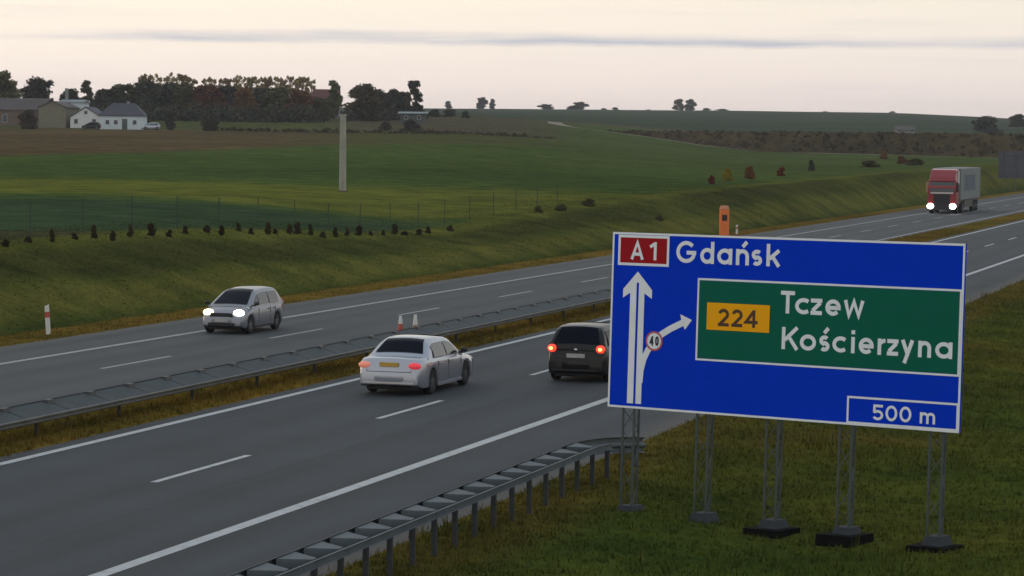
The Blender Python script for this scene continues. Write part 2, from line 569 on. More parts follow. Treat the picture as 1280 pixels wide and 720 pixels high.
def height(X, Y):
    X = np.asarray(X, float)
    Y = np.asarray(Y, float)
    fe = field_e(X, Y)
    d = FAR_X[0] - X
    z = np.zeros(np.broadcast(X, Y).shape)
    # left verge, ditch and bank
    ditch = -0.55 * sstep(d, 1.8, 4.2) * (1 - sstep(d, 5.0, 8.0))
    bank = fe * sstep(d, 4.6, 12.0 + 2.0 * np.sin(Y * 0.013))
    rough = 0.05 * wob(X, Y, 0.9) * sstep(d, 1, 4)
    z = np.where(d > 0, ditch + bank + rough, z)
    # under the pavements the soil lies lower
    def under(a, b):
        return -0.10 * sstep(X, a, a + 0.12) * (1 - sstep(X, b - 0.12, b))
    z = np.where((d <= 0) & (X < NEAR_X[1]), under(*FAR_X) + under(*NEAR_X), z)
    med = (X > FAR_X[1]) & (X < NEAR_X[0])
    z = np.where(med, 0.03, z)
    # right verge and shallow swale with the sign
    rp = np.interp(X, [-13.95, -12.6, -11, -8, -5.5, 0, 8, 20, 60], [0.0, 0.0, -0.08, -0.24, -0.18, 0.15, 1.0, 1.6, 2.0])
    far_r = sstep(X, 10, 120) * fe * 0.8
    z = np.where(X >= NEAR_X[1], rp + far_r + 0.035 * wob(X, Y, 1.1) * sstep(X, -13.4, -12), z)
    # beyond the end of the built road the land closes over
    k = sstep(Y, 900, 1300)
    return z * (1 - k) + fe * k


def H1(x, y):
    return float(height(np.array([x]), np.array([y]))[0])


def at(px, v):
    """ground point seen in the direction of photo column px at forward distance v"""
    u = (px - 640) / FPX * v
    x, y = u * CY - v * SY, u * SY + v * CY
    return x, y, H1(x, y)


def rgb(*c):
    return np.array(c, float)


C_GRASS = rgb(0.052, 0.066, 0.016)


def ground_colour(X, Y):
    v = -X * SY + Y * CY
    u = X * CY + Y * SY
    s = u / np.maximum(v, 20)
    n1 = wob(X, Y, 0.21, 0.4)
    n2 = wob(X, Y, 0.055, 2.0)
    c = np.zeros(X.shape + (3,)) + C_GRASS

    def put(mask, col):
        m = np.clip(mask, 0, 1)[..., None]
        c[...] = c * (1 - m) + np.asarray(col) * m
    # ---- fields left of the motorway, seen as bands across the view
    left = sstep(FAR_X[0] - X, 12.5, 15.5)
    vj = v + 2.5 * n1 + 4 * n2
    put(left, (0.062, 0.089, 0.023))                                         # green field
    put(left * sstep(vj, 168, 174) * (1 - sstep(vj, 196, 215)), (0.104, 0.112, 0.022))   # yellower strip
    put(left * (1 - sstep(vj + 60 * np.clip(s, 0, 1), 158, 172)), (0.038, 0.062, 0.030))      # darker cool strip behind the fence
    put(left * (1 - sstep(v, 116, 124)) * (1 - sstep(FAR_X[0] - X, 17, 20)), (0.060, 0.058, 0.026))
    put(left * sstep(v, 215, 225) * (1 - sstep(v, 250, 262)) * 0.7, (0.050, 0.078, 0.022))
    vb = v - 5 * n2 - np.clip((s + 0.19) * 600, 0, 400)
    put(left * sstep(vb, 285, 300) * (1 - 0.55 * sstep(s, -0.10, -0.03)), (0.095, 0.068, 0.034))                       # ploughed brown field
    put(left * sstep(v, 505, 525), (0.080, 0.092, 0.030))                       # meadow at the farm
    put(left * sstep(s, -0.075, -0.06) * sstep(v, 505, 525), (0.085, 0.072, 0.044))
    put(left * sstep(v, 700, 730), (0.052, 0.068, 0.044))
    put(left * sstep(v, 1050 + 300 * s, 1080 + 300 * s) * (1 - sstep(v, 1220, 1260)), (0.062, 0.068, 0.048))
    put(left * sstep(v, 1300, 1400), (0.052, 0.068, 0.046))
    right_f = sstep(s, 0.0, 0.03) * left
    put(right_f * sstep(v, 280, 330) * (1 - sstep(v, 680, 700)), (0.066, 0.088, 0.026))
    # ---- banks and verges of the motorway
    d = FAR_X[0] - X
    put((d > 0) * (1 - sstep(d, 12.5, 15.5)), (0.080, 0.088, 0.020))
    put(sstep(d + .4 * n1, 3.4, 4.2) * (1 - sstep(d + .4 * n1, 5.2, 6.2)) * 0.85, (0.044, 0.058, 0.014))
    put(sstep(d + .3 * n1, 5.8, 6.6) * (1 - sstep(d + .3 * n1, 7.4, 8.4)) * 0.8, (0.108, 0.104, 0.026))
    put(sstep(d + .3 * n1, 11.6, 12.4) * (1 - sstep(d, 13.4, 14.6)) * 0.7, (0.100, 0.104, 0.024))
    put(sstep(d + .5 * n1, 8.0, 9.2) * (1 - sstep(d + .5 * n1, 11.2, 12.4)) * sstep(n2 - s * 3 + 0.5, -0.6, 0.4) * .75, (0.044, 0.047, 0.015))
    put((d > -0.5) * (1 - sstep(d + 0.4 * n1, 2.0, 2.9)), (0.148, 0.100, 0.023))    # dry brown strip by the pavement
    put((X > FAR_X[1] - 0.3) * (X < NEAR_X[0] + 0.3), np.stack([0.128 + 0.03 * n1, 0.090 + 0.012 * n1, 0.018 + 0 * n1], -1))
    r = X - NEAR_X[1]
    put((r > -0.3) * 1.0, np.stack([0.066 + 0.014 * n1 + 0.016 * n2, 0.076 + 0.014 * n2, 0.015 + 0 * n1], -1))
    put((r > -0.3) * (1 - sstep(r + 0.4 * n1, 0.9, 2.2)), (0.100, 0.084, 0.020))
    n3 = wob(X + 3, Y, 0.5, 1.0)
    put((r > 2.0) * sstep(n3 * 0.6 + n1 * 0.6, 0.45, 0.8) * 0.35, (0.110, 0.078, 0.024))
    return c


def lines(*segs):
    a = []
    for lo, hi, st in segs:
        a += list(np.arange(lo, hi, st))
    return a


geo_left = [-60 * 1.035 ** k for k in range(102, 0, -1)]
xs = geo_left + lines((-60, -40, 0.5), (-40, FAR_X[0] - .01, 0.25)) + [FAR_X[0], FAR_X[0] + .06, FAR_X[0] + .12, -33, FAR_X[1] - .12, FAR_X[1] - .06, FAR_X[1]] + \
    [-27.2, -26.8, -26.4, -26, -25.6, NEAR_X[0], NEAR_X[0] + .06, NEAR_X[0] + .12, -20, NEAR_X[1] - .12, NEAR_X[1] - .06, NEAR_X[1]] + lines((-13.7, 6, 0.3)) + [6 + 1.5 * 1.12 ** k * k for k in range(1, 27)]
ys = [-300, -150, -60, -20, 0, 10, 18] + lines((24, 160, 0.8)) + [160 * 1.0135 ** k for k in range(0, 208)]
xs, ys = np.array(sorted(xs)), np.array(sorted(ys))
GX, GY = np.meshgrid(xs, ys, indexing='ij')
GZ = height(GX, GY)
V = np.stack([GX, GY, GZ], -1).reshape(-1, 3)
nx, ny = GX.shape
I = np.arange(nx * ny).reshape(nx, ny)
FQ = np.stack([I[:-1, :-1], I[1:, :-1], I[1:, 1:], I[:-1, 1:]], -1).reshape(-1, 4)
g = np_mesh('ground', V, FQ, M['ground'], col=ground_colour(GX, GY).reshape(-1, 3))
g.data.polygons.foreach_set('use_smooth', np.ones(len(FQ), bool))
tag(g, 'grass verges, banks and rolling fields on both sides of the motorway', 'terrain', kind='structure')


# ------------------------------------------------------------------ roads
def slab(name, x0, x1, y0, y1, mat, label):
    vs, fs = [], []
    n = 120
    for i in range(n + 1):
        t = y0 + (y1 - y0) * (i / n) ** 2
        vs += [(x0, t, -0.2), (x0, t, 0), (x1, t, 0), (x1, t, -0.2)]
    for i in range(n):
        for k in range(3):
            a = 4 * i + k
            fs.append((a, a + 1, a + 5, a + 4))
    m = MB()
    m.add(vs, fs)
    o = m.build(name, mat)
    return tag(o, label, 'road', kind='structure')


near_road = slab('carriageway', NEAR_X[0], NEAR_X[1], -290, 900, M['asphalt'], 'near asphalt carriageway leading away past the blue sign')
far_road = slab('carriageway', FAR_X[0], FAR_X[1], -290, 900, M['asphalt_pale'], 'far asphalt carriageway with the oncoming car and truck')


def strip(parent, name, xc, w, y0, y1, mat, z=0.005):
    m = MB()
    m.add([(xc - w / 2, y0, z), (xc + w / 2, y0, z), (xc + w / 2, y1, z), (xc - w / 2, y1, z)], [(0, 1, 2, 3)])
    return m.build(name, mat, parent)


def edge_line(parent, xc, w, mat):
    for a, b in ((-290, 900),):
        strip(parent, 'edge_line', xc, w, a, b, mat)


edge_line(near_road, X_NR, 0.26, M['paint'])
edge_line(near_road, X_NL, 0.22, M['paint'])
edge_line(far_road, X_FL, 0.24, M['paint_old'])
edge_line(far_road, X_FR, 0.22, M['paint_old'])
md = None


def dashes(parent, xc, y0, mat, k0, k1):
    proto = strip(parent, 'lane_dash', xc, 0.15, 0, 4.5, mat)
    for k in range(k0, k1):
        o = proto if k == k0 else proto.copy()
        if k != k0:
            COL.objects.link(o)
        o.location.y = y0 - 0.25 + 12 * k


dashes(near_road, X_ND, 44.98, M['paint'], -2, 26)
dashes(far_road, X_FD, 66.1, M['paint_old'], -3, 30)


# ------------------------------------------------------------------ guard rails
def w_beam_profile(xo, face, z0=0.44, z1=0.75, depth=0.08):
    """W-shaped section, the waves standing out towards face (+1/-1)"""
    h = z1 - z0
    pts = [(0, 0.0), (1, .10), (1, .28), (0, .44), (0, .56), (1, .72), (1, .90), (0, 1.0)]
    return [(xo + face * depth * a, z0 + h * b) for a, b in pts]


def sheet_along(m, prof, ysegs, th=0.006, dx=None, dz=None):
    """sweep a section along Y; dx, dz optional functions of y"""
    rings = []
    for y in ysegs:
        a = dx(y) if dx else 0
        b = dz(y) if dz else 0
        rings.append([(x + a, y, z + b) for x, z in prof] + [(x + a + th, y, z + b) for x, z in reversed(prof)])
    m.loft(rings, closed=True, cap=True)


def near_guardrail():
    t = thing('guardrail', 'galvanised guard rail beside the near shoulder, ending before the sign posts', 'guardrail', (0, 0, 0))
    yend = 52.0
    flare = lambda y: 0.12 * max(0.0, (y - 46) / 6) ** 2
    drop = lambda y: -0.36 * max(0.0, (y - 47.2) / 4.8) ** 1.5
    yy = [6 + i * 2.0 for i in range(20)] + [46 + .5 * i for i in range(14)]
    m = MB()
    sheet_along(m, w_beam_profile(-13.46, -1), yy, dx=flare, dz=drop)
    m.build('w_beam', M['zinc'], t, smooth=35)
    m = MB()
    sheet_along(m, [(-12.99, 0.60), (-13.02, 0.61), (-13.02, 0.70), (-12.99, 0.71)], [y for y in yy if y < 48.6], th=0.03, dx=flare, dz=drop)
    m.build('back_rail', M['zinc'], t)
    m = MB()
    m.box(-.04, .04, -.022, .022, 0, .66)
    m.box(-.04, .04, -.034, -.022, .2, .66)
    post = m.build('post', M['zinc_dark'], t)
    m = MB()
    # flat spacer plate, broad at the beam and narrow at the post
    m.loft([[(-.46, -.36, .60), (-.46, .30, .60), (-.46, .30, .735), (-.46, -.36, .735)],
            [(-.06, -.04, .60), (-.06, .12, .60), (-.06, .12, .70), (-.06, -.04, .70)]])
    br = m.build('spacer', M['zinc'], t)
    for k in range(0, 45):
        y = 6.4 + k
        if y > 51.2:
            break
        p = post if k == 0 else post.copy()
        if k:
            COL.objects.link(p)
        p.location = (-13.05 + flare(y), y, -0.03 + drop(y))
        if y < 48:
            b = br if k == 0 else br.copy()
            if k:
                COL.objects.link(b)
            b.location = (-13.0 + flare(y), y, drop(y))


def median_barrier():
    t = thing('guardrail', 'long double sided guard rail in the brown median between the carriageways', 'guardrail', (0, 0, 0))
    yy = [20 + 5 * i for i in range(23)]
    m = MB()
    sheet_along(m, w_beam_profile(-26.36, -1, .36, .67), yy)
    m.build('w_beam', M['zinc_dull'], t, smooth=35)
    m = MB()
    sheet_along(m, w_beam_profile(-25.70, 1, .37, .50, .04), yy)
    m.build('w_beam', M['zinc_brown'], t, smooth=35)
    m = MB()
    m.box(-.03, .03, -.03, .03, 0, .52)
    post = m.build('post', M['zinc_dark'], t)
    m = MB()
    m.loft([[(-.335, -.97, .40), (-.335, .97, .40), (-.335, .97, .662), (-.335, -.97, .662)],
            [(.28, -.985, .34), (.28, .985, .34), (.28, .985, .48), (.28, -.985, .48)]])
    br = m.build('spacer', M['zinc_dull'], t)
    m = MB()
    m.box(-.10, .06, -.20, .20, .58, .685, taper=(.03, .07))
    cap = m.build('dark_slot', M['black'], t)  # black block standing in for the dark of a slot in the rail top
    for k in range(0, 43):
        y = 42.6 + 2 * k
        for proto, on in ((post, k % 2 == 0), (br, True), (cap, True)):
            if not on:
                continue
            o = proto if k == 0 else proto.copy()
            if k:
                COL.objects.link(o)
            o.location = (-26.05 if proto is not cap else -26.25, y + (1.0 if proto is cap else 0), 0.0)


near_guardrail()
median_barrier()

# ------------------------------------------------------------------ motorway sign
SW, SH = 6.6, 3.027


def arc(cx, cy, rx, ry, a0, a1, n=14):
    return [(cx + rx * math.cos(math.radians(a0 + (a1 - a0) * i / n)), cy + ry * math.sin(math.radians(a0 + (a1 - a0) * i / n))) for i in range(n + 1)]


def ribbon(pts, w, closed=False):
    """mitred flat band along a centre line, as quads in 2D"""
    P = [Vector(p) for p in pts]
    n = len(P)
    L, R = [], []
    for i in range(n):
        a = P[i - 1] if (i or closed) else None
        b = P[(i + 1) % n] if (i < n - 1 or closed) else None
        d1 = (P[i] - a).normalized() if a is not None else None
        d2 = (b - P[i]).normalized() if b is not None else None
        d = d1 if d2 is None else d2 if d1 is None else (d1 + d2).normalized() if (d1 + d2).length > 1e-6 else d1
        nn = Vector((-d.y, d.x))
        k = 1.0
        if d1 is not None and d2 is not None:
            k = 1 / max(0.45, nn.dot(Vector((-d1.y, d1.x))))
        L.append(P[i] + nn * (w / 2 * k))
        R.append(P[i] - nn * (w / 2 * k))
    m = n if closed else n - 1
    return [(L[i], R[i], R[(i + 1) % n], L[(i + 1) % n]) for i in range(m)]


# glyphs: unit cap height 1, x height .72, strokes given as centre lines inside the outer box [0, width] x [0, height]
def glyph(ch, W, w):
    h = w / 2
    X = 0.72
    if ch == 'G':
        return [arc(W / 2, .5, W / 2 - h, .5 - h, 42, 330, 22) + [(W - h, .47)], [(W * .52, .47), (W, .47)]]
    if ch == 'd':
        return [arc(W / 2, X / 2, W / 2 - h, X / 2 - h, 0, 360, 20), [(W - h, 0), (W - h, 1)]]
    if ch == 'a':
        return [arc(W / 2, X / 2, W / 2 - h, X / 2 - h, 0, 360, 20), [(W - h, 0), (W - h, X)]]
    if ch in 'nń':
        s = [[(h, 0), (h, X)], arc(W / 2, X - (W / 2 - h) - h, W / 2 - h, W / 2 - h, 180, 0, 12) + [(W - h, 0)]]
        return s + ([[(W * .5, X + .10), (W * .82, X + .33)]] if ch == 'ń' else [])
    if ch in 'sś':
        r = X / 4 - h / 2 + .01
        s = [arc(W / 2, X - h - r, W / 2 - h, r, 40, 270, 14)[:-1] + arc(W / 2, h + r, W / 2 - h, r, 90, -140, 14)]
        return s + ([[(W * .45, X + .10), (W * .85, X + .33)]] if ch == 'ś' else [])
    if ch == 'k':
        return [[(h, 0), (h, 1)], [(W - h, X), (w * .9, .33)], [(W * .42, .44), (W - h * .9, 0)]]
    if ch == 'K':
        return [[(h, 0), (h, 1)], [(W - h, 1), (w * .9, .42)], [(W * .42, .56), (W - h * .9, 0)]]
    if ch == 'T':
        return [[(0, 1 - h), (W, 1 - h)], [(W / 2, 0), (W / 2, 1 - w)]]
    if ch == 'c':
        rx = (W - 1.2 * h) / 1.67
        return [arc(h + rx, X / 2, rx, X / 2 - h, 48, 312, 18)]
    if ch == 'z':
        return [[(0, X - h), (W, X - h)], [(W - h, X - w), (h, w)], [(0, h), (W, h)]]
    if ch == 'e':
        return [[(w, X * .48), (W - h, X * .48)] + arc(W / 2, X / 2, W / 2 - h, X / 2 - h, 0, 318, 20)]
    if ch == 'w':
        return [[(h, X), (W * .27, h * .6), (W * .5, X * .92), (W * .73, h * .6), (W - h, X)]]
    if ch == 'o':
        return [arc(W / 2, X / 2, W / 2 - h, X / 2 - h, 0, 360, 22)]
    if ch == 'i':
        return [[(W / 2, 0), (W / 2, X)], [(W / 2, X + .12), (W / 2, X + .30)]]
    if ch == 'r':
        return [[(h, 0), (h, X)], arc(W * .95, X - h - W * .55, W * .95 - h, W * .55, 180, 92, 10)]
    if ch == 'y':
        return [[(h, X), (W * .53, .10)], [(W - h, X), (W * .30, -.30)]]
    if ch == 'm':
        r = (W - w) / 4
        return [[(h, 0), (h, X)], arc(h + r, X - r - h, r, r, 180, 0, 10) + [(W / 2, 0)], arc(W / 2 + r, X - r - h, r, r, 180, 0, 10) + [(W - h, 0)]]
    if ch == 'A':
        return [[(h * 1.0, 0), (W / 2, 1 - h * .6), (W - h * 1.0, 0)], [(W * .24, .30), (W * .76, .30)]]
    if ch == '1':
        return [[(W - h, 0), (W - h, 1)], [(0, .72), (W - h, .93)]]
    if ch == '2':
        return [arc(W / 2, 1 - h - .24, W / 2 - h, .24, 165, -25, 12) + [(h * 1.2, h)], [(0, h), (W, h)]]
    if ch == '4':
        return [[(W * .70, 0), (W * .70, 1)], [(W * .66, 1 - h), (h, .28 + h * .3), (W, .28 + h * .3)]]
    if ch == '5':
        return [[(W * .95, 1 - h), (h * 1.4, 1 - h), (h * 1.2, .55)] + arc(W / 2 - .02, .33, W / 2 - h + .02, .33 - h, 130, -150, 16)]
    if ch == '0':
        return [arc(W / 2, .5, W / 2 - h, .5 - h, 0, 360, 22)]
    return []


class SignFace:
    """flat shapes on the sign; local x along the width from the left edge, z up from the bottom edge, -y towards the reader"""

    def __init__(self, root, z0):
        self.root, self.z0, self.k = root, z0, 0

    def pt(self, u, v, d):
        return (u - SW / 2, -d, self.z0 + v)

    def rect(self, name, u0, u1, v0, v1, d, mat, parent=None, th=0.003):
        m = MB()
        m.box(u0 - SW / 2, u1 - SW / 2, -d, -d + th, self.z0 + v0, self.z0 + v1)
        return m.build(name, mat, parent or self.root)

    def frame(self, name, u0, u1, v0, v1, w, d, mat, parent=None):
        m = MB()
        o = [(u0, v0), (u1, v0), (u1, v1), (u0, v1)]
        i = [(u0 + w, v0 + w), (u1 - w, v0 + w), (u1 - w, v1 - w), (u0 + w, v1 - w)]
        m.add([self.pt(*p, d) for p in o + i], [(k, (k + 1) % 4, 4 + (k + 1) % 4, 4 + k) for k in range(4)])
        return m.build(name, mat, parent or self.root)

    def text(self, letters, base, cap, d, mat, parent, weight=0.178):
        """letters: (char, left, right) in metres on the sign; each letter is a part of its own"""
        for ch, a, b in letters:
            m = MB()
            for k, st in enumerate(glyph(ch, (b - a) / cap, weight)):
                closed = len(st) > 8 and (Vector(st[0]) - Vector(st[-1])).length < 1e-4
                for q in ribbon(st[:-1] if closed else st, weight, closed):
                    m.add([self.pt(a + p.x * cap, base + p.y * cap, d + 0.0008 * k) for p in q], [(0, 1, 2, 3)])
            m.build('letter', mat, parent)

    def poly(self, name, pts, d, mat, parent=None, m=None):
        own = m is None
        m = m or MB()
        m.add([self.pt(*p, d) for p in pts], [tuple(range(len(pts)))])
        return m.build(name, mat, parent or self.root) if own else m


def motorway_sign():
    k = SW / 6.0
    c6 = Vector((-8.053, 39.808, 3.547))
    o = Vector((0, 0, CAM_H))
    ctr = o + (c6 - o) * k
    yaw, lean, roll = -.291, .036, -.002
    r = Vector((math.cos(yaw), math.sin(yaw), 0))
    n = Vector((math.sin(yaw), -math.cos(yaw), 0))
    u = Vector((0, 0, 1)) * math.cos(lean) - n * math.sin(lean)
    x_ax = r
    z_ax = u
    y_ax = z_ax.cross(x_ax)
    hb = 3.55                                       # sign centre above the root along the leaning posts
    base = ctr - u * hb
    root = thing('road_sign', 'big blue motorway direction sign on five lattice posts, reading Gdańsk', 'road sign')
    root.matrix_world = Matrix(((x_ax.x, y_ax.x, z_ax.x, base.x), (x_ax.y, y_ax.y, z_ax.y, base.y), (x_ax.z, y_ax.z, z_ax.z, base.z), (0, 0, 0, 1)))
    z0 = hb - SH / 2
    S = SignFace(root, z0)
    m = MB()
    m.box(-SW / 2, SW / 2, 0, .05, z0, z0 + SH)
    panel = m.build('panel', M['sign_blue'], root)
    m = MB()                                        # aluminium stiffeners behind the panel
    for q in (0.35, 1.5, 2.65):
        m.box(-SW / 2 + .05, SW / 2 - .05, .052, .11, z0 + q - .04, z0 + q + .04)
    m.build('stiffener', M['alu_back'], root)
    S.frame('border', 0.0, SW, 0, SH, .036, .003, M['sign_white'], panel)
    # motorway number
    p = S.rect('route_plate', .16, 1.10, 2.50, 2.945, .006, M['sign_red'])
    S.frame('border', .12, 1.14, 2.46, 2.985, .045, .007, M['sign_white'], p)
    S.text([('A', .37, .64), ('1', .76, .89)], 2.565, .31, .008, M['sign_white'], p)
    S.text([('G', 1.28, 1.67), ('d', 1.75, 2.02), ('a', 2.08, 2.37), ('ń', 2.44, 2.69), ('s', 2.74, 2.94), ('k', 3.02, 3.29)], 2.54, .375, .006, M['sign_white'], panel)
    # destination panel
    g = S.rect('destination_panel', 1.76, 6.53, .94, 2.255, .006, M['sign_green'])
    S.frame('border', 1.72, 6.57, .90, 2.295, .034, .008, M['sign_white'], g)
    S.text([('T', 3.32, 3.58), ('c', 3.59, 3.84), ('z', 3.88, 4.09), ('e', 4.15, 4.43), ('w', 4.48, 4.86)], 1.77, .375, .010, M['sign_white'], g)
    S.text([('K', 3.36, 3.68), ('o', 3.70, 4.00), ('ś', 4.06, 4.25), ('c', 4.30, 4.54), ('i', 4.64, 4.71), ('e', 4.78, 5.05), ('r', 5.12, 5.27), ('z', 5.29, 5.49),
                         ('y', 5.53, 5.77), ('n', 5.84, 6.07), ('a', 6.14, 6.44)], 1.175, .37, .010, M['sign_white'], g)
    p = S.rect('route_plate', 1.92, 3.12, 1.43, 1.89, .014, M['sign_orange'])
    S.text([('2', 2.14, 2.35), ('2', 2.40, 2.61), ('4', 2.65, 2.90)], 1.50, .295, .016, M['sign_ink'], p, .185)
    # distance box
    p = S.frame('distance_box', 4.60, 6.58, .025, .475, .035, .0045, M['sign_white'])
    S.text([('5', 5.07, 5.26), ('0', 5.30, 5.51), ('0', 5.55, 5.76), ('m', 5.91, 6.18)], .11, .255, .006, M['sign_white'], p, .17)
    # lane arrows: split shaft with a head, branch bending right through a speed disc
    m = MB()
    d = .007
    for q in ([(.39, .085), (.515, .085), (.515, 2.16), (.39, 1.99)], [(.56, .085), (.675, .085), (.675, 1.99), (.56, 2.16)],
              [(.53, 2.36), (.245, 2.05), (.245, 1.90), (.39, 1.99), (.515, 2.16), (.5375, 2.175)], [(.53, 2.36), (.5375, 2.175), (.56, 2.16), (.675, 1.99), (.825, 1.90), (.825, 2.05)]):
        S.poly('', q, d, None, m=m)
    m.build('through_arrow', M['sign_white'], root)
    m = MB()
    cl = [(.635, .45), (.65, .66), (.70, .86), (.78, 1.02), (.90, 1.18), (1.05, 1.31), (1.22, 1.41), (1.44, 1.515)]
    for q in ribbon(cl, .112):
        m.add([S.pt(p.x, p.y, .0085) for p in q], [(0, 1, 2, 3)])
    m.add([S.pt(*p, .0092) for p in ((1.40, 1.665), (1.43, 1.52), (1.50, 1.405), (1.63, 1.575))], [(0, 1, 2, 3)])
    m.build('exit_arrow', M['sign_white'], root)

    def disc(name, rr, dd, mat, parent):
        m = MB()
        m.add([S.pt(.90 + rr * math.cos(t), 1.18 + rr * math.sin(t), dd) for t in [2 * math.pi * i / 28 for i in range(28)]], [tuple(range(28))])
        return m.build(name, mat, parent)
    ds = disc('speed_disc', .170, .011, M['sign_ring'], root)
    disc('disc_face', .136, .0125, M['sign_white'], ds)
    S.text([('4', .81, .89), ('0', .92, .995)], 1.10, .165, .014, M['black'], ds, .19)
    # lattice posts with footings
    for i, ux in enumerate((-2.91, -1.44, -.10, 1.26, 2.88)):
        w, dp = .110, .30
        P = link('lattice_post', None, root)
        P.location = (ux, .19, 0)
        base_w = P.matrix_world
        top = z0 + SH - .12
        ch = [(-w, -.12), (w, -.12), (0, .22)]
        for a, b in ch:
            m = MB()
            m.box(a - .016, a + .016, b - .016, b + .016, .2, top)
            m.build('chord', M['lattice'], P)
        m = MB()
        st = .34
        kk = int((top - .3) / st)
        for j in range(kk):
            zA, zB = .3 + j * st, .3 + (j + 1) * st
            for (a, b) in ((0, 1), (1, 2), (2, 0)):
                A, B = (ch[a], ch[b]) if j % 2 == 0 else (ch[b], ch[a])
                m.bar((A[0], A[1], zA), (B[0], B[1], zB), .008, 5)
        m.build('lacing', M['lattice'], P)
        m = MB()
        m.box(-.22, .22, -.25, .33, .02, .34, taper=(.09, .09))
        m.build('pedestal', M['concrete'], P)
        m = MB()
        e = (-.2, .10, .17, .21, .15)[i]
        m.box(-.38, .36, -.48, .46, -.45, .10 + .6 * e, taper=(.05, .06))
        m.build('footing', M['concrete_dark'], P)
    return root


motorway_sign()


# ------------------------------------------------------------------ vehicles
def interp(tab, x):
    return float(np.interp(x, [a for a, _ in tab], [b for _, b in tab]))


WHEEL = {}


def wheel_meshes(r, w):
    key = (r, w)
    if key in WHEEL:
        return WHEEL[key]
    prof = [(r * .62, -w / 2), (r * .93, -w / 2), (r, -w * .33), (r, w * .33), (r * .93, w / 2), (r * .62, w / 2)]
    m = MB()
    n = 24
    m.loft([[(q, p * math.cos(2 * math.pi * i / n), p * math.sin(2 * math.pi * i / n)) for p, q in prof] for i in range(n)] +
           [[(q, p, 0) for p, q in prof]], cap=False)
    ty = m.build('tyre', M['tyre'], None, smooth=40)
    m = MB()
    for i in range(5):
        a = 2 * math.pi * i / 5
        ca, sa = math.cos(a), math.sin(a)
        for s in (-1, 1):
            xo = s * w * .44
            q = [(-.05, .03), (.05, .03), (.035, r * .60), (-.035, r * .60)]
            m.add([(xo, p[0] * ca - p[1] * sa, p[0] * sa + p[1] * ca) for p in q] + [(xo - s * .03, p[0] * ca - p[1] * sa, p[0] * sa + p[1] * ca) for p in q],
                  [(0, 1, 2, 3), (0, 3, 7, 4), (1, 5, 6, 2), (2, 6, 7, 3)])
    m.loft([[(q, p * math.cos(2 * math.pi * i / n), p * math.sin(2 * math.pi * i / n)) for p, q in ((r * .57, -w * .46), (r * .64, -w * .46), (r * .64, w * .46), (r * .57, w * .46))] for i in range(n + 1)], cap=False)
    m.bar((-w * .47, 0, 0), (w * .47, 0, 0), .06, 10)
    rm = m.build('rim', M['rim'], None, smooth=30)
    m = MB()
    m.bar((-w * .34, 0, 0), (w * .34, 0, 0), r * .60, 20)
    hub = m.build('brake', M['trim'], None)
    meshes = (ty.data, rm.data, hub.data)
    for o in (ty, rm, hub):
        bpy.data.objects.remove(o)
    WHEEL[key] = meshes
    return meshes


def add_wheel(root, x, y, r, w, rim_mat=None):
    ty, rm, hub = wheel_meshes(r, w)
    e = link('wheel', None, root)
    e.location = (x, y, r)
    link('tyre', ty, e)
    link('rim', rm, e)
    link('brake', hub, e)
    return e


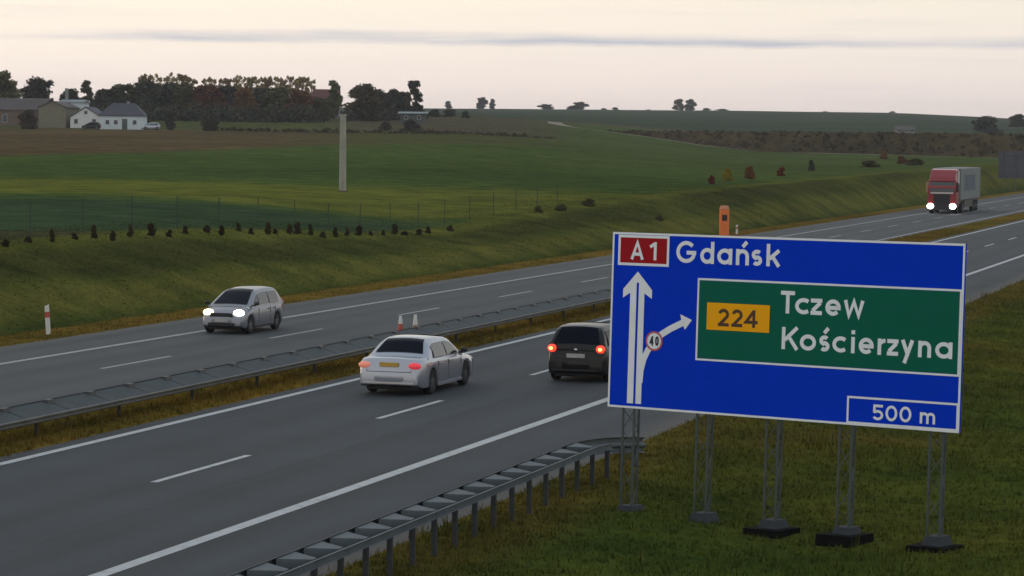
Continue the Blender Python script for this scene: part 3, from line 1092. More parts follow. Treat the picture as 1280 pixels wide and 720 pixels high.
def car(name, label, loc, rz, p, group=None):
    """p: dict of measures; local +y is forward, z = 0 is the road"""
    t = thing(name, label, 'car', loc, rz, group)
    t.scale = (p.get('k', 1),) * 3
    L, W, paint = p['L'], p['W'], M[p['paint']]
    hl = L / 2
    top, belt, zr = p['top'], p['belt'], p['H']
    hw = lambda y: W / 2 * (1 - .16 * max(0, (abs(y) - (hl - .55)) / .55) ** 2 * (1.0 if y > 0 else .75))
    yw = p['wheels']
    R = p['r']
    ra = R + .055
    sta = set(np.round(np.linspace(-hl, hl, 44), 3))
    for yc in yw:
        sta |= set(np.round(yc + ra * np.cos(np.linspace(0, math.pi, 13)), 3))
    sta = sorted(sta)
    rings = []
    for y in sta:
        w, zt = hw(y), interp(top, y)
        e = max(0, (abs(y) - (hl - .25)) / .25)
        zb = .20 + .10 * e
        zl = zb
        for yc in yw:
            if abs(y - yc) < ra:
                zl = max(zl, R + math.sqrt(ra * ra - (y - yc) ** 2) - .01)
        zl = min(zl, zt - .22)
        half = [(0, zl), (w - .20, zl), (w - .025, zl + .01), (w - .004, zl + .05), (w, max(zl + .08, .5 * (zb + zt))), (w - .012, zt - .17), (w - .035, zt - .09), (w - .10, zt - .02), (w - .24, zt + .01), (0, zt + .03)]
        rings.append([(x, y, z) for x, z in half] + [(-x, y, z) for x, z in reversed(half[1:-1])])
    m = MB()
    m.loft(rings)
    body = m.build('body', paint, t, smooth=38)
    # cabin
    y0, y1, y2, y3 = p['cabin']                     # rear base, roof rear, roof front, windscreen base
    wb, wr = W / 2 - .055, W / 2 - p.get('tumble', .20)
    ws = lambda z: wb + (wr - wb) * np.clip((z - belt) / (zr - belt), 0, 1)
    ym = .5 * (y1 + y2)
    roof = [(y0, belt - .02), (y0 + .75 * (y1 - y0), belt + .80 * (zr - belt)), (y1, zr - .05), (y1 + .25 * (ym - y1), zr - .015), (ym, zr), (y2, zr - .05), (y2 + .25 * (y3 - y2), belt + .80 * (zr - belt)), (y3, belt - .02)]
    rl = lambda y: interp(roof, y)
    crown = lambda y, q: .03 * (1 - q * q)
    rings = []
    fr = (1, .75, .5, .25, 0)
    for y in sorted(set(np.round(np.linspace(y0, y3, 30), 3)) | {round(q, 3) for q, _ in roof}):
        zt = rl(y)
        wt = ws(zt)
        half = [(ws(belt) - .0, belt - .10), (ws(.5 * (belt + zt)) + .012, .5 * (belt + zt)), (wt, zt - .03)] + [((wt - .05) * q, zt + crown(y, q)) for q in fr]
        rings.append([(x, y, z) for x, z in half] + [(-x, y, z) for x, z in reversed(half[:-1])])
    m = MB()
    m.loft(rings)
    m.build('roof', paint, t, smooth=40)

    def top_pane(nm, ya, yb):
        m = MB()
        rows = []
        for i in range(9):
            y = ya + (yb - ya) * i / 8
            zt = rl(y)
            wt = ws(zt) - .13
            rows.append([(wt * q, y, zt + .024 + crown(y, q)) for q in (-1, -.6, -.2, .2, .6, 1)])
        m.loft(rows, closed=False, cap=False)
        return m.build(nm, M['glass'], t, smooth=60)
    top_pane('windscreen', y3 - .12, y2 + .02)
    top_pane('rear_window', y0 + p.get('rw', .10), y1 - .03)

    def side_pane(s, ya, yb):
        m = MB()
        rows = []
        for i in range(13):
            y = ya + (yb - ya) * i / 12
            z1 = min(rl(y) - .10, zr - .13)
            z0 = belt + .035
            z1 = max(z1, z0 + .015)
            rows.append([(s * (ws(z0 + (z1 - z0) * q) + .012 + .020 * (1 - abs(2 * q - 1))), y, z0 + (z1 - z0) * q) for q in (0, .5, 1)])
        m.loft(rows, closed=False, cap=False)
        return m.build('side_window', M['glass'] if p['paint'] == 'dark' else M['side_glass'], t, smooth=60)
    for s in (-1, 1):
        for ya, yb in p['side']:
            side_pane(s, ya, yb)
        for ya, yb in p['doors']:                   # shut lines of the doors
            m = MB()
            zt = belt - .02
            for yy in (ya, yb):
                m.box(s * (W / 2 - .004) - .006, s * (W / 2 - .004) + .006, yy - .006, yy + .006, .34, zt - .06)
            m.build('door_seam', M['trim'], t)
            m = MB()
            m.box(s * (W / 2 + .004) - .016, s * (W / 2 + .004) + .016, ya + .07, ya + .24, belt - .17, belt - .135)
            m.build('door_handle', paint if p['paint'] != 'dark' else M['trim'], t)
        m = MB()
        ymir = y3 - .28
        m.ball((s * (W / 2 + .10), ymir, belt + .10), (.11, .07, .075), 10, 6)
        m.box(s * (W / 2 + .0) - .06, s * (W / 2 + .0) + .06, ymir - .02, ymir + .02, belt + .0, belt + .05)
        m.build('mirror', M['trim'] if p.get('dark_mirror') else paint, t, smooth=50)
        m = MB()
        m.box(s * (W / 2 - .01) - .014, s * (W / 2 - .01) + .014, yw[0] + ra, yw[1] - ra, .19, .26)
        m.build('sill', M['trim'] if not p.get('pale_sill') else paint, t)
    for yc in yw:
        for s in (-1, 1):
            add_wheel(t, s * (W / 2 - .115), yc, R, .20)
    m = MB()                                        # dark floor pan
    m.box(-W / 2 + .22, W / 2 - .22, -hl + .3, hl - .3, .14, .32)
    m.build('underbody', M['trim'], t)
    for e in (-1, 1):                               # moulded bumpers wrapping round both ends
        rows = []
        for i in range(17):
            q = -1 + i / 8
            w = W / 2 + .006
            yb = e * (hl + .030 - .40 * abs(q) ** 3.2)
            xo = q * w * (1 - .02 * q * q)
            rows.append([(xo, yb - e * .10, .62), (xo, yb - e * .012, .605), (xo, yb, .56), (xo, yb + e * .004, .44), (xo, yb - e * .02, .30), (xo, yb - e * .09, .27)])
        m = MB()
        m.loft(rows, closed=False, cap=False)
        m.build('bumper', paint, t, smooth=35)
        m = MB()
        m.loft([[(x_, y_ + e * .006, z_ - .03) for x_, y_, z_ in r_[4:]] + [(r_[5][0], r_[5][1], .20)] for r_ in rows[2:-2]], closed=False, cap=False)
        m.build('bumper_valance', M['trim'], t, smooth=35)
    # front
    for s in (-1, 1):
        m = MB()
        m.ball((s * (W / 2 - .27), hl - .20, p['hz']), (.20, .17, .125), 14, 8)
        hm = m.build('headlight', M[p['head'][0 if s < 0 else 1]] if p.get('head') else M['chrome'], t, smooth=60)
        m = MB()
        tl = p['tail']
        m.ball((s * (W / 2 - .06 - tl['w'] * .5), -hl + .075, tl['z']), (tl['w'] * .56, .12, tl['h'] * .56), 16, 10)
        lamp = m.build('tail_light', M[tl['mat'][0 if s < 0 else 1]] if isinstance(tl['mat'], tuple) else M[tl['mat']], t, smooth=60)
        if tl.get('bulb'):
            m = MB()
            m.ball((s * (W / 2 - .17), -hl - .03, tl['z']), (.06, .03, .05), 10, 6)
            m.build('bulb', M['tail_bulb'], lamp, smooth=60)
    m = MB()
    m.box(-.42, .42, hl - .07, hl + .004, p['hz'] - .14, p['hz'] + .0)
    gr = m.build('grille', M['trim'], t)
    m = MB()
    m.box(-.50, .50, hl - .05, hl + .030, .30, .40)
    m.build('air_intake', M['trim'], t)
    m = MB()
    m.box(-.26, .26, -hl - .012 - (.03 if p['pz'] < .62 else 0), -hl + .03, p['pz'] - .055, p['pz'] + .055)
    m.build('licence_plate', M[p['plate']], t)
    m = MB()
    m.box(-.26, .26, hl + .03, hl + .048, .43, .53)
    m.build('licence_plate', M['plate_white'], t)
    m = MB()
    m.box(-W / 2 + .22, W / 2 - .22, -hl - .046, -hl + .05, .325, .365)
    m.build('bumper_strip', M[p.get('strip', 'trim')], t)
    m = MB()                                        # tailgate shut line
    m.box(-W / 2 + .30, W / 2 - .30, -hl - .006, -hl + .02, .632, .646)
    for s in (-1, 1):
        m.box(s * (W / 2 - .30) - .006, s * (W / 2 - .30) + .006, -hl - .006, -hl + .02, .632, .70)
    m.build('tailgate_seam', M['trim'], t)
    if p.get('badge'):
        m = MB()
        m.ball((0, -hl - .0, p['badge']), (.05, .02, .05), 10, 6)
        m.build('badge', M['chrome'], t)
    return t


SEDAN = dict(k=.93, L=4.75, W=1.84, H=1.45, paint='white', wheels=(-1.38, 1.42), r=.325, belt=.93, tumble=.30,
             top=[(-2.375, .70), (-2.34, .93), (-2.2, .985), (-1.5, 1.0), (0, .97), (.9, .94), (1.5, .88), (2.1, .76), (2.32, .62), (2.375, .52)],
             cabin=(-1.78, -.95, .30, 1.15), rw=.22, side=((-1.15, -.18), (-.10, .78)), doors=((-.98, -.13), (-.13, .95)), hz=.66,
             tail=dict(w=.32, h=.17, z=.80, mat=('tail_orange', 'tail_pink')), pz=.83, plate='plate_yellow', strip='truck_white', dark_mirror=True, pale_sill=True)
MPV = dict(k=.91, L=3.85, W=1.69, H=1.52, paint='silver', wheels=(-1.22, 1.23), r=.30, belt=.95, tumble=.26,
           top=[(-1.925, .72), (-1.88, .93), (-1.7, .98), (0, .97), (.75, .97), (1.2, .93), (1.6, .82), (1.85, .68), (1.925, .54)],
           cabin=(-1.90, -1.45, .10, 1.28), rw=.06, side=((-1.42, -.60), (-.52, .36), (.42, .80)), doors=((-1.0, -.55), (-.55, .52)), hz=.74,
           head=('head_on', 'head_warm'), tail=dict(w=.16, h=.36, z=.90, mat='post_red'), pz=.62, plate='plate_white', dark_mirror=True)
HATCH = dict(k=.95, L=4.05, W=1.74, H=1.54, paint='dark', wheels=(-1.27, 1.28), r=.32, belt=.97, tumble=.24,
             top=[(-2.025, .72), (-1.99, .95), (-1.8, 1.0), (0, .98), (.8, .97), (1.3, .92), (1.75, .80), (1.97, .66), (2.025, .54)],
             cabin=(-1.98, -1.55, .10, 1.15), rw=.05, side=((-1.50, -.62), (-.54, .74)), doors=((-1.05, -.58), (-.58, .60)), hz=.72,
             tail=dict(w=.24, h=.20, z=.93, mat='tail_on', bulb=True), pz=.74, plate='plate_white', dark_mirror=True, badge=.90)

car('car', 'white saloon car with yellow rear plate driving away in the near left lane', (-22.22, 64.0, 0.004), 0, SEDAN)
car('car', 'black hatchback with lit red tail lights, partly hidden by the blue sign', (-18.95, 69.0, 0.004), 0, HATCH)
car('car', 'silver hatchback coming towards the viewer with headlights on', (-34.0, 80.5, 0.004), math.pi, MPV)


def truck():
    t = thing('truck', 'red lorry with grey box trailer and lit headlights on the far carriageway', 'truck', (-33.5, 236.5, 0.004), math.pi)
    # local +y forward (towards the viewer), front at y = 0
    m = MB()
    m.loft([[(-1.22, y, .55), (1.22, y, .55), (1.24, y, 2.2), (1.20 if z > 2.9 else 1.22, y, z), (-1.20 if z > 2.9 else -1.22, y, z), (-1.24, y, 2.2)] for y, z in ((-2.2, 3.0), (-1.6, 3.0), (-.35, 2.95), (-.08, 2.6), (0, 2.3))])
    m.build('cab', M['truck_red'], t, bevel=.06)
    m = MB()
    m.loft([[(-1.18, -2.2, 2.9), (1.18, -2.2, 2.9), (1.14, -2.2, 3.95), (-1.14, -2.2, 3.95)], [(-1.18, -.7, 2.9), (1.18, -.7, 2.9), (1.12, -1.0, 3.85), (-1.12, -1.0, 3.85)], [(-1.16, -.12, 2.85), (1.16, -.12, 2.85), (1.08, -.35, 3.25), (-1.08, -.35, 3.25)]])
    m.build('wind_deflector', M['truck_red'], t, bevel=.08)
    m = MB()
    m.loft([[(-1.06, -.14, 2.78), (1.06, -.14, 2.78), (1.08, .02, 1.95), (-1.08, .02, 1.95)], [(-1.06, -.10, 2.78), (1.06, -.10, 2.78), (1.08, .045, 1.95), (-1.08, .045, 1.95)]])
    m.build('windscreen', principled('truck_glass', (0.055, 0.075, 0.075), 0.12), t)
    m = MB()
    m.box(-1.0, 1.0, .02, .05, 1.76, 1.90)
    m.build('bonnet_strip', M['truck_white'], t)
    m = MB()
    m.box(-.72, .72, .0, .05, .72, 1.72)
    for k in range(5):
        m.box(-.70, .70, .05, .075, .84 + k * .17, .90 + k * .17)
    m.build('grille', M['trim'], t)
    m = MB()
    m.box(-1.22, 1.22, -.35, .10, .32, .72, taper=(.03, .03))
    m.build('bumper', M['trim'], t)
    for s in (-1, 1):
        m = MB()
        m.ball((s * .98, .08, .66), (.30, .10, .26), 14, 8)
        m.build('headlight', M['head_on'], t, smooth=60)
        m = MB()
        m.box(s * 1.34 - .10, s * 1.34 + .10, -.28, -.10, 1.9, 2.75)
        m.build('mirror', M['truck_tan'] if s > 0 else M['trim'], t, bevel=.03)
        m = MB()
        m.box(s * 1.245 - .012, s * 1.245 + .012, -1.25, -.35, 2.0, 2.7)
        m.build('side_window', M['glass'], t)
    m = MB()
    m.loft([[(-1.16, -2.2, 2.55), (-1.235, -2.2, 2.55), (-1.235, -2.2, 3.75), (-1.16, -2.2, 3.75)], [(-1.16, -1.2, 2.55), (-1.235, -1.2, 2.55), (-1.235, -1.5, 3.75), (-1.16, -1.5, 3.75)]])
    m.build('side_fairing', M['truck_white'], t)
    m = MB()
    m.box(-1.275, 1.275, -16.2, -2.75, 1.15, 3.98)
    tr = m.build('trailer', M['truck_box'], t, bevel=.04)
    m = MB()
    m.box(-1.285, -1.278, -12.5, -5.2, 1.95, 3.35)
    m.build('side_logo', M['truck_logo'], tr)
    m = MB()
    m.box(-1.1, 1.1, -16.1, -2.3, .85, 1.14)
    m.build('chassis', M['trim'], t)
    m = MB()
    m.box(-1.24, -1.18, -11.0, -5.5, .45, 1.1)
    m.box(1.18, 1.24, -11.0, -5.5, .45, 1.1)
    m.build('side_guard', M['trim'], t)
    for y in (-1.35, -4.6, -11.9, -13.2, -14.5):
        for s in (-1, 1):
            add_wheel(t, s * 1.06, y, .50, .34)


truck()


# ------------------------------------------------------------------ posts and roadside furniture
def delineator(label, x, y, h=0.85, rz=0.0, band='post_red', tilt=0.0, group=None):
    t = thing('delineator_post', label, 'marker post', (x, y, H1(x, y) - 0.02), rz, group)
    t.rotation_euler = (0, tilt, rz)
    m = MB()
    ring = lambda z, k=1: [(-.075 * k, -.04, z), (.075 * k, -.04, z), (.06 * k, .05, z), (-.06 * k, .05, z)]
    m.loft([ring(0), ring(h * .60)])
    m.loft([ring(h * .80), ring(h * .92), [(a, b, h * 1.0 + (.05 if a > 0 else 0)) for a, b, c in ring(0, .9)]])
    m.build('post', M['post_white'], t)
    m = MB()
    m.loft([ring(h * .601, 1.02), ring(h * .799, 1.02)])
    m.build('reflector_band', M[band], t)
    return t


delineator('white marker post with red band on the far verge at the left edge', -38.9, 76.4, 0.92, 0.3, tilt=-0.06)
x, y, z = at(936, 178)
delineator('small distant white marker post on the far verge, right of the orange column', -38.7, 176.5, 0.62, 0.2)


def cone_post(label, x, y, red):
    t = thing('traffic_cone', label, 'traffic cone', (x, y, 0.004))
    t.scale = (.85, .85, .85)
    rings = lambda z0, z1, n=16: [[(r_(z) * math.cos(2 * math.pi * i / n), r_(z) * math.sin(2 * math.pi * i / n), z) for i in range(n)] for z in (z0, z1)]
    r_ = lambda z: .125 - .075 * z / .60
    m = MB()
    m.box(-.17, .17, -.17, .17, 0, .05)
    m.build('base', M['zinc_dark'], t, bevel=.02)
    m = MB()
    m.loft(rings(.05, .30 if red else .20))
    m.build('lower_band', M['post_red'] if red else M['truck_tan'], t, smooth=50)
    m = MB()
    m.loft(rings(.30 if red else .20, .60))
    m.build('upper_band', M['post_white'], t, smooth=50)


cone_post('red and white traffic cone standing behind the median rail', -29.2, 82.3, True)
cone_post('mostly white traffic cone just right of the red and white one', -29.0, 83.2, False)


def call_column():
    t = thing('emergency_phone', 'orange emergency phone column rising behind the top edge of the sign', 'emergency phone', (-38.9, 173.5, H1(-38.9, 173.5) - .02), 0.3)
    m = MB()
    m.box(-.31, .31, -.22, .22, 0, 1.75)
    m.build('column', M['orange'], t, bevel=.06)
    m = MB()
    m.box(-.33, .33, -.24, .24, 1.75, 2.0, taper=(.10, .08))
    m.build('cap', principled('faded_orange', (.62, .24, .12), .6), t, bevel=.03)
    m = MB()
    m.box(-.17, .17, -.236, -.222, 1.0, 1.4)
    m.build('speaker_grille', M['trim'], t)


call_column()


def sign_back():
    t = thing('road_sign', 'grey back of a large road sign at the right edge beyond the lorry', 'road sign', (-40.6, 352, H1(-40.6, 352) - .1), -0.04)
    m = MB()
    m.box(-2.0, 4.0, -.06, 0, 1.9, 5.45)
    p = m.build('panel', M['alu_back'], t)
    m = MB()
    for q in (2.4, 3.6, 4.9):
        m.box(-1.9, 3.9, -.14, -.062, q - .03, q + .03)
    m.build('stiffener', M['alu_back'], t)
    for a in (-1.4, .3, 2.0, 3.5):
        m = MB()
        m.bar((a, -.22, 0), (a, -.22, 5.3), .05, 8)
        m.build('post', M['alu_back'], t)


sign_back()


def utility_pole():
    x, y, z = at(427, 197)
    t = thing('utility_pole', 'pale twin concrete utility pole standing alone in the green field', 'utility pole', (x, y, z - .05), YAW)
    t.scale = (.85, .85, 1)
    for s in (-1, 1):
        m = MB()
        m.loft([[(s * .18 + a * .13, b * .13, 0) for a, b in ((-1, -1), (1, -1), (1, 1), (-1, 1))], [(s * .145 + a * .11, b * .10, 5.75) for a, b in ((-1, -1), (1, -1), (1, 1), (-1, 1))]])
        m.build('leg', M['pole'], t)
    m = MB()
    m.box(-.09, .09, -.075, .075, .1, 5.6)
    m.build('web', M['pole'], t)
    m = MB()
    m.box(-.34, .34, -.08, .08, 5.6, 5.72)
    m.build('head', M['pole'], t)
    m = MB()
    m.box(-.55, .55, -.45, .45, -.1, .13, taper=(.15, .15))
    m.build('base_mound', principled('soil', (.09, .06, .035), .95, var=.3, scale=5, bump=.5), t)


utility_pole()


# ------------------------------------------------------------------ plants
def leaf_cloud(name, n, blobs, size, mat, parent, rng, squash=1.0, hollow=0.35):
    """n leaf faces spread through a set of ellipsoid clumps (cx,cy,cz,rx,ry,rz)"""
    B = np.array(blobs, float)
    w = B[:, 3] * B[:, 4] * B[:, 5]
    idx = rng.choice(len(B), n, p=w / w.sum())
    d = rng.normal(size=(n, 3))
    d /= np.linalg.norm(d, axis=1)[:, None]
    r = hollow + (1 - hollow) * rng.random(n) ** 0.6
    c = B[idx, :3] + d * B[idx, 3:] * r[:, None]
    a = rng.normal(size=(n, 3))
    a /= np.linalg.norm(a, axis=1)[:, None]
    b = np.cross(a, rng.normal(size=(n, 3)))
    b /= np.linalg.norm(b, axis=1)[:, None]
    s = size * (0.6 + 0.8 * rng.random(n))[:, None]
    V = np.stack([c + a * s, c + b * s * .62, c - a * s, c - b * s * .62], 1).reshape(-1, 3)
    F = np.arange(4 * n).reshape(-1, 4)
    return np_mesh(name, V, F, mat, parent)


def clumps(rng, n, R, Hc, z0, r):
    out = []
    for i in range(n):
        a, q, h = rng.random() * 6.283, math.sqrt(rng.random()), (i + rng.random()) / n
        prof = math.sin(math.pi * (0.26 + 0.64 * h)) ** 0.7
        k = r * (0.7 + 0.6 * rng.random())
        out.append((math.cos(a) * q * R * prof, math.sin(a) * q * R * prof, z0 + h * Hc, k, k, k * .8))
    return out


TREES = {}


def tree_proto(kind, variant):
    """meshes of a unit tree: height 10 m"""
    key = (kind, variant)
    if key in TREES:
        return TREES[key]
    rng = np.random.default_rng(hash(kind) % 1000 * 0 + 17 * variant + len(kind) * 101)
    m = MB()
    if kind == 'round':
        m.bar((0, 0, -.5), (0.1, 0, 4.0), .26, 7, .16)
        m.bar((0.1, 0, 4), (.3, .2, 8.5), .16, 6, .04)
        for k in range(6):
            a = rng.random() * 6.28
            h = 2.4 + rng.random() * 4
            m.bar((.05, 0, h), (2.6 * math.cos(a), 2.6 * math.sin(a), h + 1.6 + rng.random()), .10, 5, .02)
        bl = clumps(rng, 34, 3.0, 8.4, .5, 1.35)
        n, size, hol = 6000, .33, .1
    elif kind == 'tall':
        m.bar((0, 0, -.5), (0, 0, 9.6), .2, 7, .03)
        bl = clumps(rng, 22, 1.35, 8.4, 1.0, .85)
        n, size, hol = 2200, .30, .1
    elif kind == 'sparse':                          # thin upright crown the sky shows through
        m.bar((0, 0, -.5), (0, 0, 9.4), .16, 6, .03)
        for k in range(16):
            a = rng.random() * 6.28
            h = 3.0 + rng.random() * 5.4
            m.bar((0, 0, h), (.75 * math.cos(a), .75 * math.sin(a), h + 1.3), .05, 4, .012)
        bl = [(rng.normal() * .45, rng.normal() * .45, 4.6 + rng.random() * 5.2, .5, .5, .6) for _ in range(14)]
        n, size, hol = 520, .26, .1
    else:                                           # bush
        for k in range(5):
            a = rng.random() * 6.28
            m.bar((0, 0, -.3), (2.2 * math.cos(a), 2.2 * math.sin(a), 5.5), .22, 5, .04)
        bl = []
        for i in range(26):
            h_, a, q = (i + rng.random()) / 26, rng.random() * 6.283, math.sqrt(rng.random())
            R_ = 3.3 * math.sqrt(max(0.05, 1 - h_ ** 2.2))
            k_ = 1.7 * (.7 + .6 * rng.random())
            bl.append((math.cos(a) * q * R_, math.sin(a) * q * R_, .5 + h_ * 7.8, k_, k_, k_ * .85))
        n, size, hol = 2800, .44, .1
    tr = m.build('trunk', M['bark'], None)
    cr = leaf_cloud('crown', n, bl, size, M['leaf_dark'], None, rng, hollow=hol)
    # normalise so the crown top sits near 10
    TREES[key] = (tr.data, cr.data)
    for o in (tr, cr):
        bpy.data.objects.remove(o)
    return TREES[key]


CROWN_MATS = {}


def tree(name, label, px, v, top_y, width_px, kind, mat, group=None, category='tree', base_off=0.0, variant=None, base_y=None):
    x, y, z = at(px, v)
    yh = 163.7 + (177.3 - 163.7) * px / 1280
    if base_y is not None:
        z = max(z - 2.5, CAM_H + (yh - base_y) * v / FPX) if base_y < 9999 else z
    zt = CAM_H + (yh - top_y) * v / FPX
    h = max(0.5, zt - z)
    w = width_px * v / FPX
    nat = {'round': 7.4, 'tall': 3.6, 'sparse': 2.2, 'bush': 8.6}[kind]
    vr = variant if variant is not None else random.randrange(5)
    td, cd = tree_proto(kind, vr)
    t = thing(name, label, category, (x, y, z - 0.03), random.random() * 6.28, group)
    hn = {'round': 10.2, 'tall': 10.0, 'sparse': 10.3, 'bush': 9.8}[kind]
    w *= 1.12 if kind == 'round' else 1.0
    t.scale = (w / nat, w / nat, h / hn)
    link('trunk', td, t)
    key = (cd.name, mat)
    if key not in CROWN_MATS:
        c2 = cd.copy()
        c2.materials.clear()
        c2.materials.append(M[mat])
        CROWN_MATS[key] = c2
    link('crown', CROWN_MATS[key], t)
    return t


FT = 'trees around the farmstead'
for a in (
    ('broadleaf_tree', 'tall olive tree cut off by the left edge of the view', 2, 545, 85, 40, 'round', 'leaf_olive', FT, 'tree', 0.0, 3),
    ('broadleaf_tree', 'wide dark tree rising behind the brown barn roof', 47, 565, 95, 48, 'round', 'leaf_dark'),
    ('broadleaf_tree', 'low dark tree behind the white outbuilding, left of the forked olive tree', 86, 580, 110, 30, 'round', 'leaf_dark'),
    ('broadleaf_tree', 'narrow forked olive tree above the white gabled house', 108, 590, 99, 24, 'tall', 'leaf_olive'),
    ('broadleaf_tree', 'dark tree at the left end of the wood, behind the slate roof', 134, 570, 109, 44, 'round', 'leaf_dark'),
    ('broadleaf_tree', 'second tree from the left end of the wood, above the chimney', 157, 575, 103, 44, 'round', 'leaf_olive'),
    ('broadleaf_tree', 'dark tree of the wood where the pale poplar tops begin', 180, 572, 99, 46, 'round', 'leaf_dark'),
    ('broadleaf_tree', 'tall dark tree of the wood behind the conical bush', 207, 576, 102, 46, 'round', 'leaf_dark'),
    ('broadleaf_tree', 'olive dark tree of the wood left of the rust coloured one', 232, 570, 102, 46, 'round', 'leaf_olive'),
    ('broadleaf_tree', 'rust coloured tree in the middle of the wood above the round bush', 258, 566, 104, 40, 'round', 'leaf_rust'),
    ('broadleaf_tree', 'dark tree of the wood between the two rust coloured ones', 281, 575, 106, 44, 'round', 'leaf_dark'),
    ('broadleaf_tree', 'orange brown narrow tree right of centre in the wood', 304, 566, 107, 36, 'round', 'leaf_rust'),
    ('broadleaf_tree', 'dark tree of the wood right of the orange brown one', 325, 574, 108, 44, 'round', 'leaf_dark'),
    ('broadleaf_tree', 'dark olive tree in the right half of the wood', 347, 570, 108, 44, 'round', 'leaf_olive'),
    ('broadleaf_tree', 'reddish brown tree at the right end of the wood beside the red roof', 374, 566, 111, 40, 'round', 'leaf_rust'),
    ('broadleaf_tree', 'narrow olive tree standing against the red roofed house', 416, 585, 100, 20, 'tall', 'leaf_olive'),
    ('broadleaf_tree', 'big round brown tree right of the red roofed house', 454, 575, 103, 48, 'round', 'leaf_brown'),
    ('broadleaf_tree', 'dark tree leaning on the right side of the big brown tree', 472, 585, 110, 30, 'round', 'leaf_dark'),
    ('broadleaf_tree', 'small dark bluish tree left of the tall dark one', 491, 590, 110, 28, 'round', 'leaf_dark'),
    ('broadleaf_tree', 'low brown tree between the bluish tree and the tall dark one', 503, 600, 113, 20, 'round', 'leaf_brown'),
    ('broadleaf_tree', 'tall narrow dark tree at the right end of the farm trees', 517, 590, 99, 21, 'tall', 'leaf_dark'),
    ('broadleaf_tree', 'dark low tree in front of the red roofed house', 398, 572, 121, 28, 'round', 'leaf_brown'),
    ('broadleaf_tree', 'small yellowish green tree at the right corner of the long white house', 182, 520, 137, 12, 'round', 'leaf_olive'),
):
    tree(*a) if len(a) > 8 else tree(*a, group=FT)
for i in range(38):
    px = 176 + i * 5.7 + random.uniform(-2, 2)
    if 241 < px < 250:
        continue
    tree('poplar_tree', 'slender half bare poplar with golden leaves, in the row above the wood', px, 615 + random.uniform(-8, 8),
         (92 if px < 245 else 95) + random.uniform(-1.5, 2.5), 11, 'sparse', 'leaf_gold', 'poplars behind the wood')
for a in (
    ('bush', 'broad dark bush in front of the brown barn', 34, 503, 136, 28, 'bush', 'leaf_shrub'),
    ('bush', 'dark conical bush right of the long white house', 211, 508, 138, 15, 'bush', 'leaf_dark'),
    ('bush', 'round dark bush on the edge of the meadow', 262, 500, 143, 27, 'bush', 'leaf_dark'),
    ('bush', 'dark bush below the grey flat roofed shed', 512, 520, 149, 24, 'bush', 'leaf_dark'),
    ('bush', 'low dark bush left of the bush below the grey shed', 480, 530, 151, 18, 'bush', 'leaf_shrub'),
    ('bush', 'dark bush right of the grey shed', 541, 640, 136, 16, 'bush', 'leaf_dark'),
    ('bush', 'dark bush second right of the grey shed', 560, 660, 136, 20, 'bush', 'leaf_dark'),
    ('bush', 'dark round bush at the right end of the bushes by the grey shed', 579, 650, 138, 14, 'bush', 'leaf_dark'),
    ('bush', 'big dark bush at the foot of the hill on the right', 1228, 760, 144, 40, 'bush', 'leaf_dark'),
    ('bush', 'hazy bush cut by the right edge above the road sign back', 1270, 900, 142, 32, 'bush', 'leaf_dark'),
):
    tree(*a, category='bush')
for a in (
    (558, 126, 10, 'tiny tree on the skyline right of the farm trees'), (600, 121, 15, 'rounded skyline tree, taller of the pair right of the farm'),
    (613, 123, 8, 'slim skyline tree beside the taller rounded one'),
    (680, 130, 20, 'dark low skyline tree left of the tall centre one'), (722, 127, 20, 'tallest dark skyline tree in the middle of the horizon'),
    (712, 132, 14, 'low skyline bush at the left foot of the tallest centre tree'),
    (752, 135, 8, 'small skyline bush right of the tallest centre tree'), (766, 134, 10, 'second small skyline bush right of the tallest centre tree'),
    (880, 135, 12, 'low skyline bush right of the twin trees'), (900, 136, 18, 'flat skyline bush second right of the twin trees'),
    (808, 137, 6, 'tiny skyline bush left of the twin trees'), (1028, 139, 10, 'small skyline bush on the right hill'), (1112, 139, 10, 'small skyline bush further right on the hill'),
):
    px, ty, w, lab = a
    tree('skyline_tree', lab, px, 1590, ty, w, 'bush' if 'bush' in lab else 'round', 'leaf_dark', 'trees along the skyline')
tree('skyline_tree', 'left one of the twin flat topped trees on the horizon', 847, 1590, 123.5, 15, 'round', 'leaf_brown', 'trees along the skyline')
tree('skyline_tree', 'right one of the twin flat topped trees on the horizon', 860, 1590, 123.5, 14, 'round', 'leaf_brown', 'trees along the skyline')

def rank_growth(name, label, pts, n, r, size, mat, category, seed):
    rng = np.random.default_rng(seed)
    bl = []
    for (pa, va), (pb, vb) in zip(pts, pts[1:]):
        m_ = max(2, int(abs(pb - pa) / 3))
        for i in range(m_):
            k = (i + rng.random()) / m_
            x, y, z = at(pa + (pb - pa) * k, va + (vb - va) * k + rng.normal() * r * .6)
            q = r * (.5 + .8 * rng.random())
            bl.append((x, y, z + q * .5, q * 1.3, q * 1.3, q))
    return tag(leaf_cloud(name, n, bl, size, M[mat], None, rng, hollow=.1), label, category, kind='stuff')


rank_growth('undergrowth', 'dense dark undergrowth at the foot of the wood', [(118, 566), (200, 562), (300, 560), (395, 562)], 7000, 2.0, .42, 'leaf_dark', 'undergrowth', 21)
rank_growth('undergrowth', 'dark low growth behind the farm buildings and under the left trees', [(-20, 556), (60, 556), (118, 566)], 2500, 1.8, .42, 'leaf_dark', 'undergrowth', 22)
rank_growth('undergrowth', 'dark low growth under the trees right of the red roofed house', [(428, 572), (480, 580), (528, 596)], 2000, 1.3, .40, 'leaf_dark', 'undergrowth', 23)
rank_growth('field_margin', 'thin dark strip of weeds along the field boundary below the farm', [(275, 505), (360, 500), (480, 500), (600, 505), (690, 515)], 2600, .45, .22, 'leaf_shrub', 'weeds', 24)

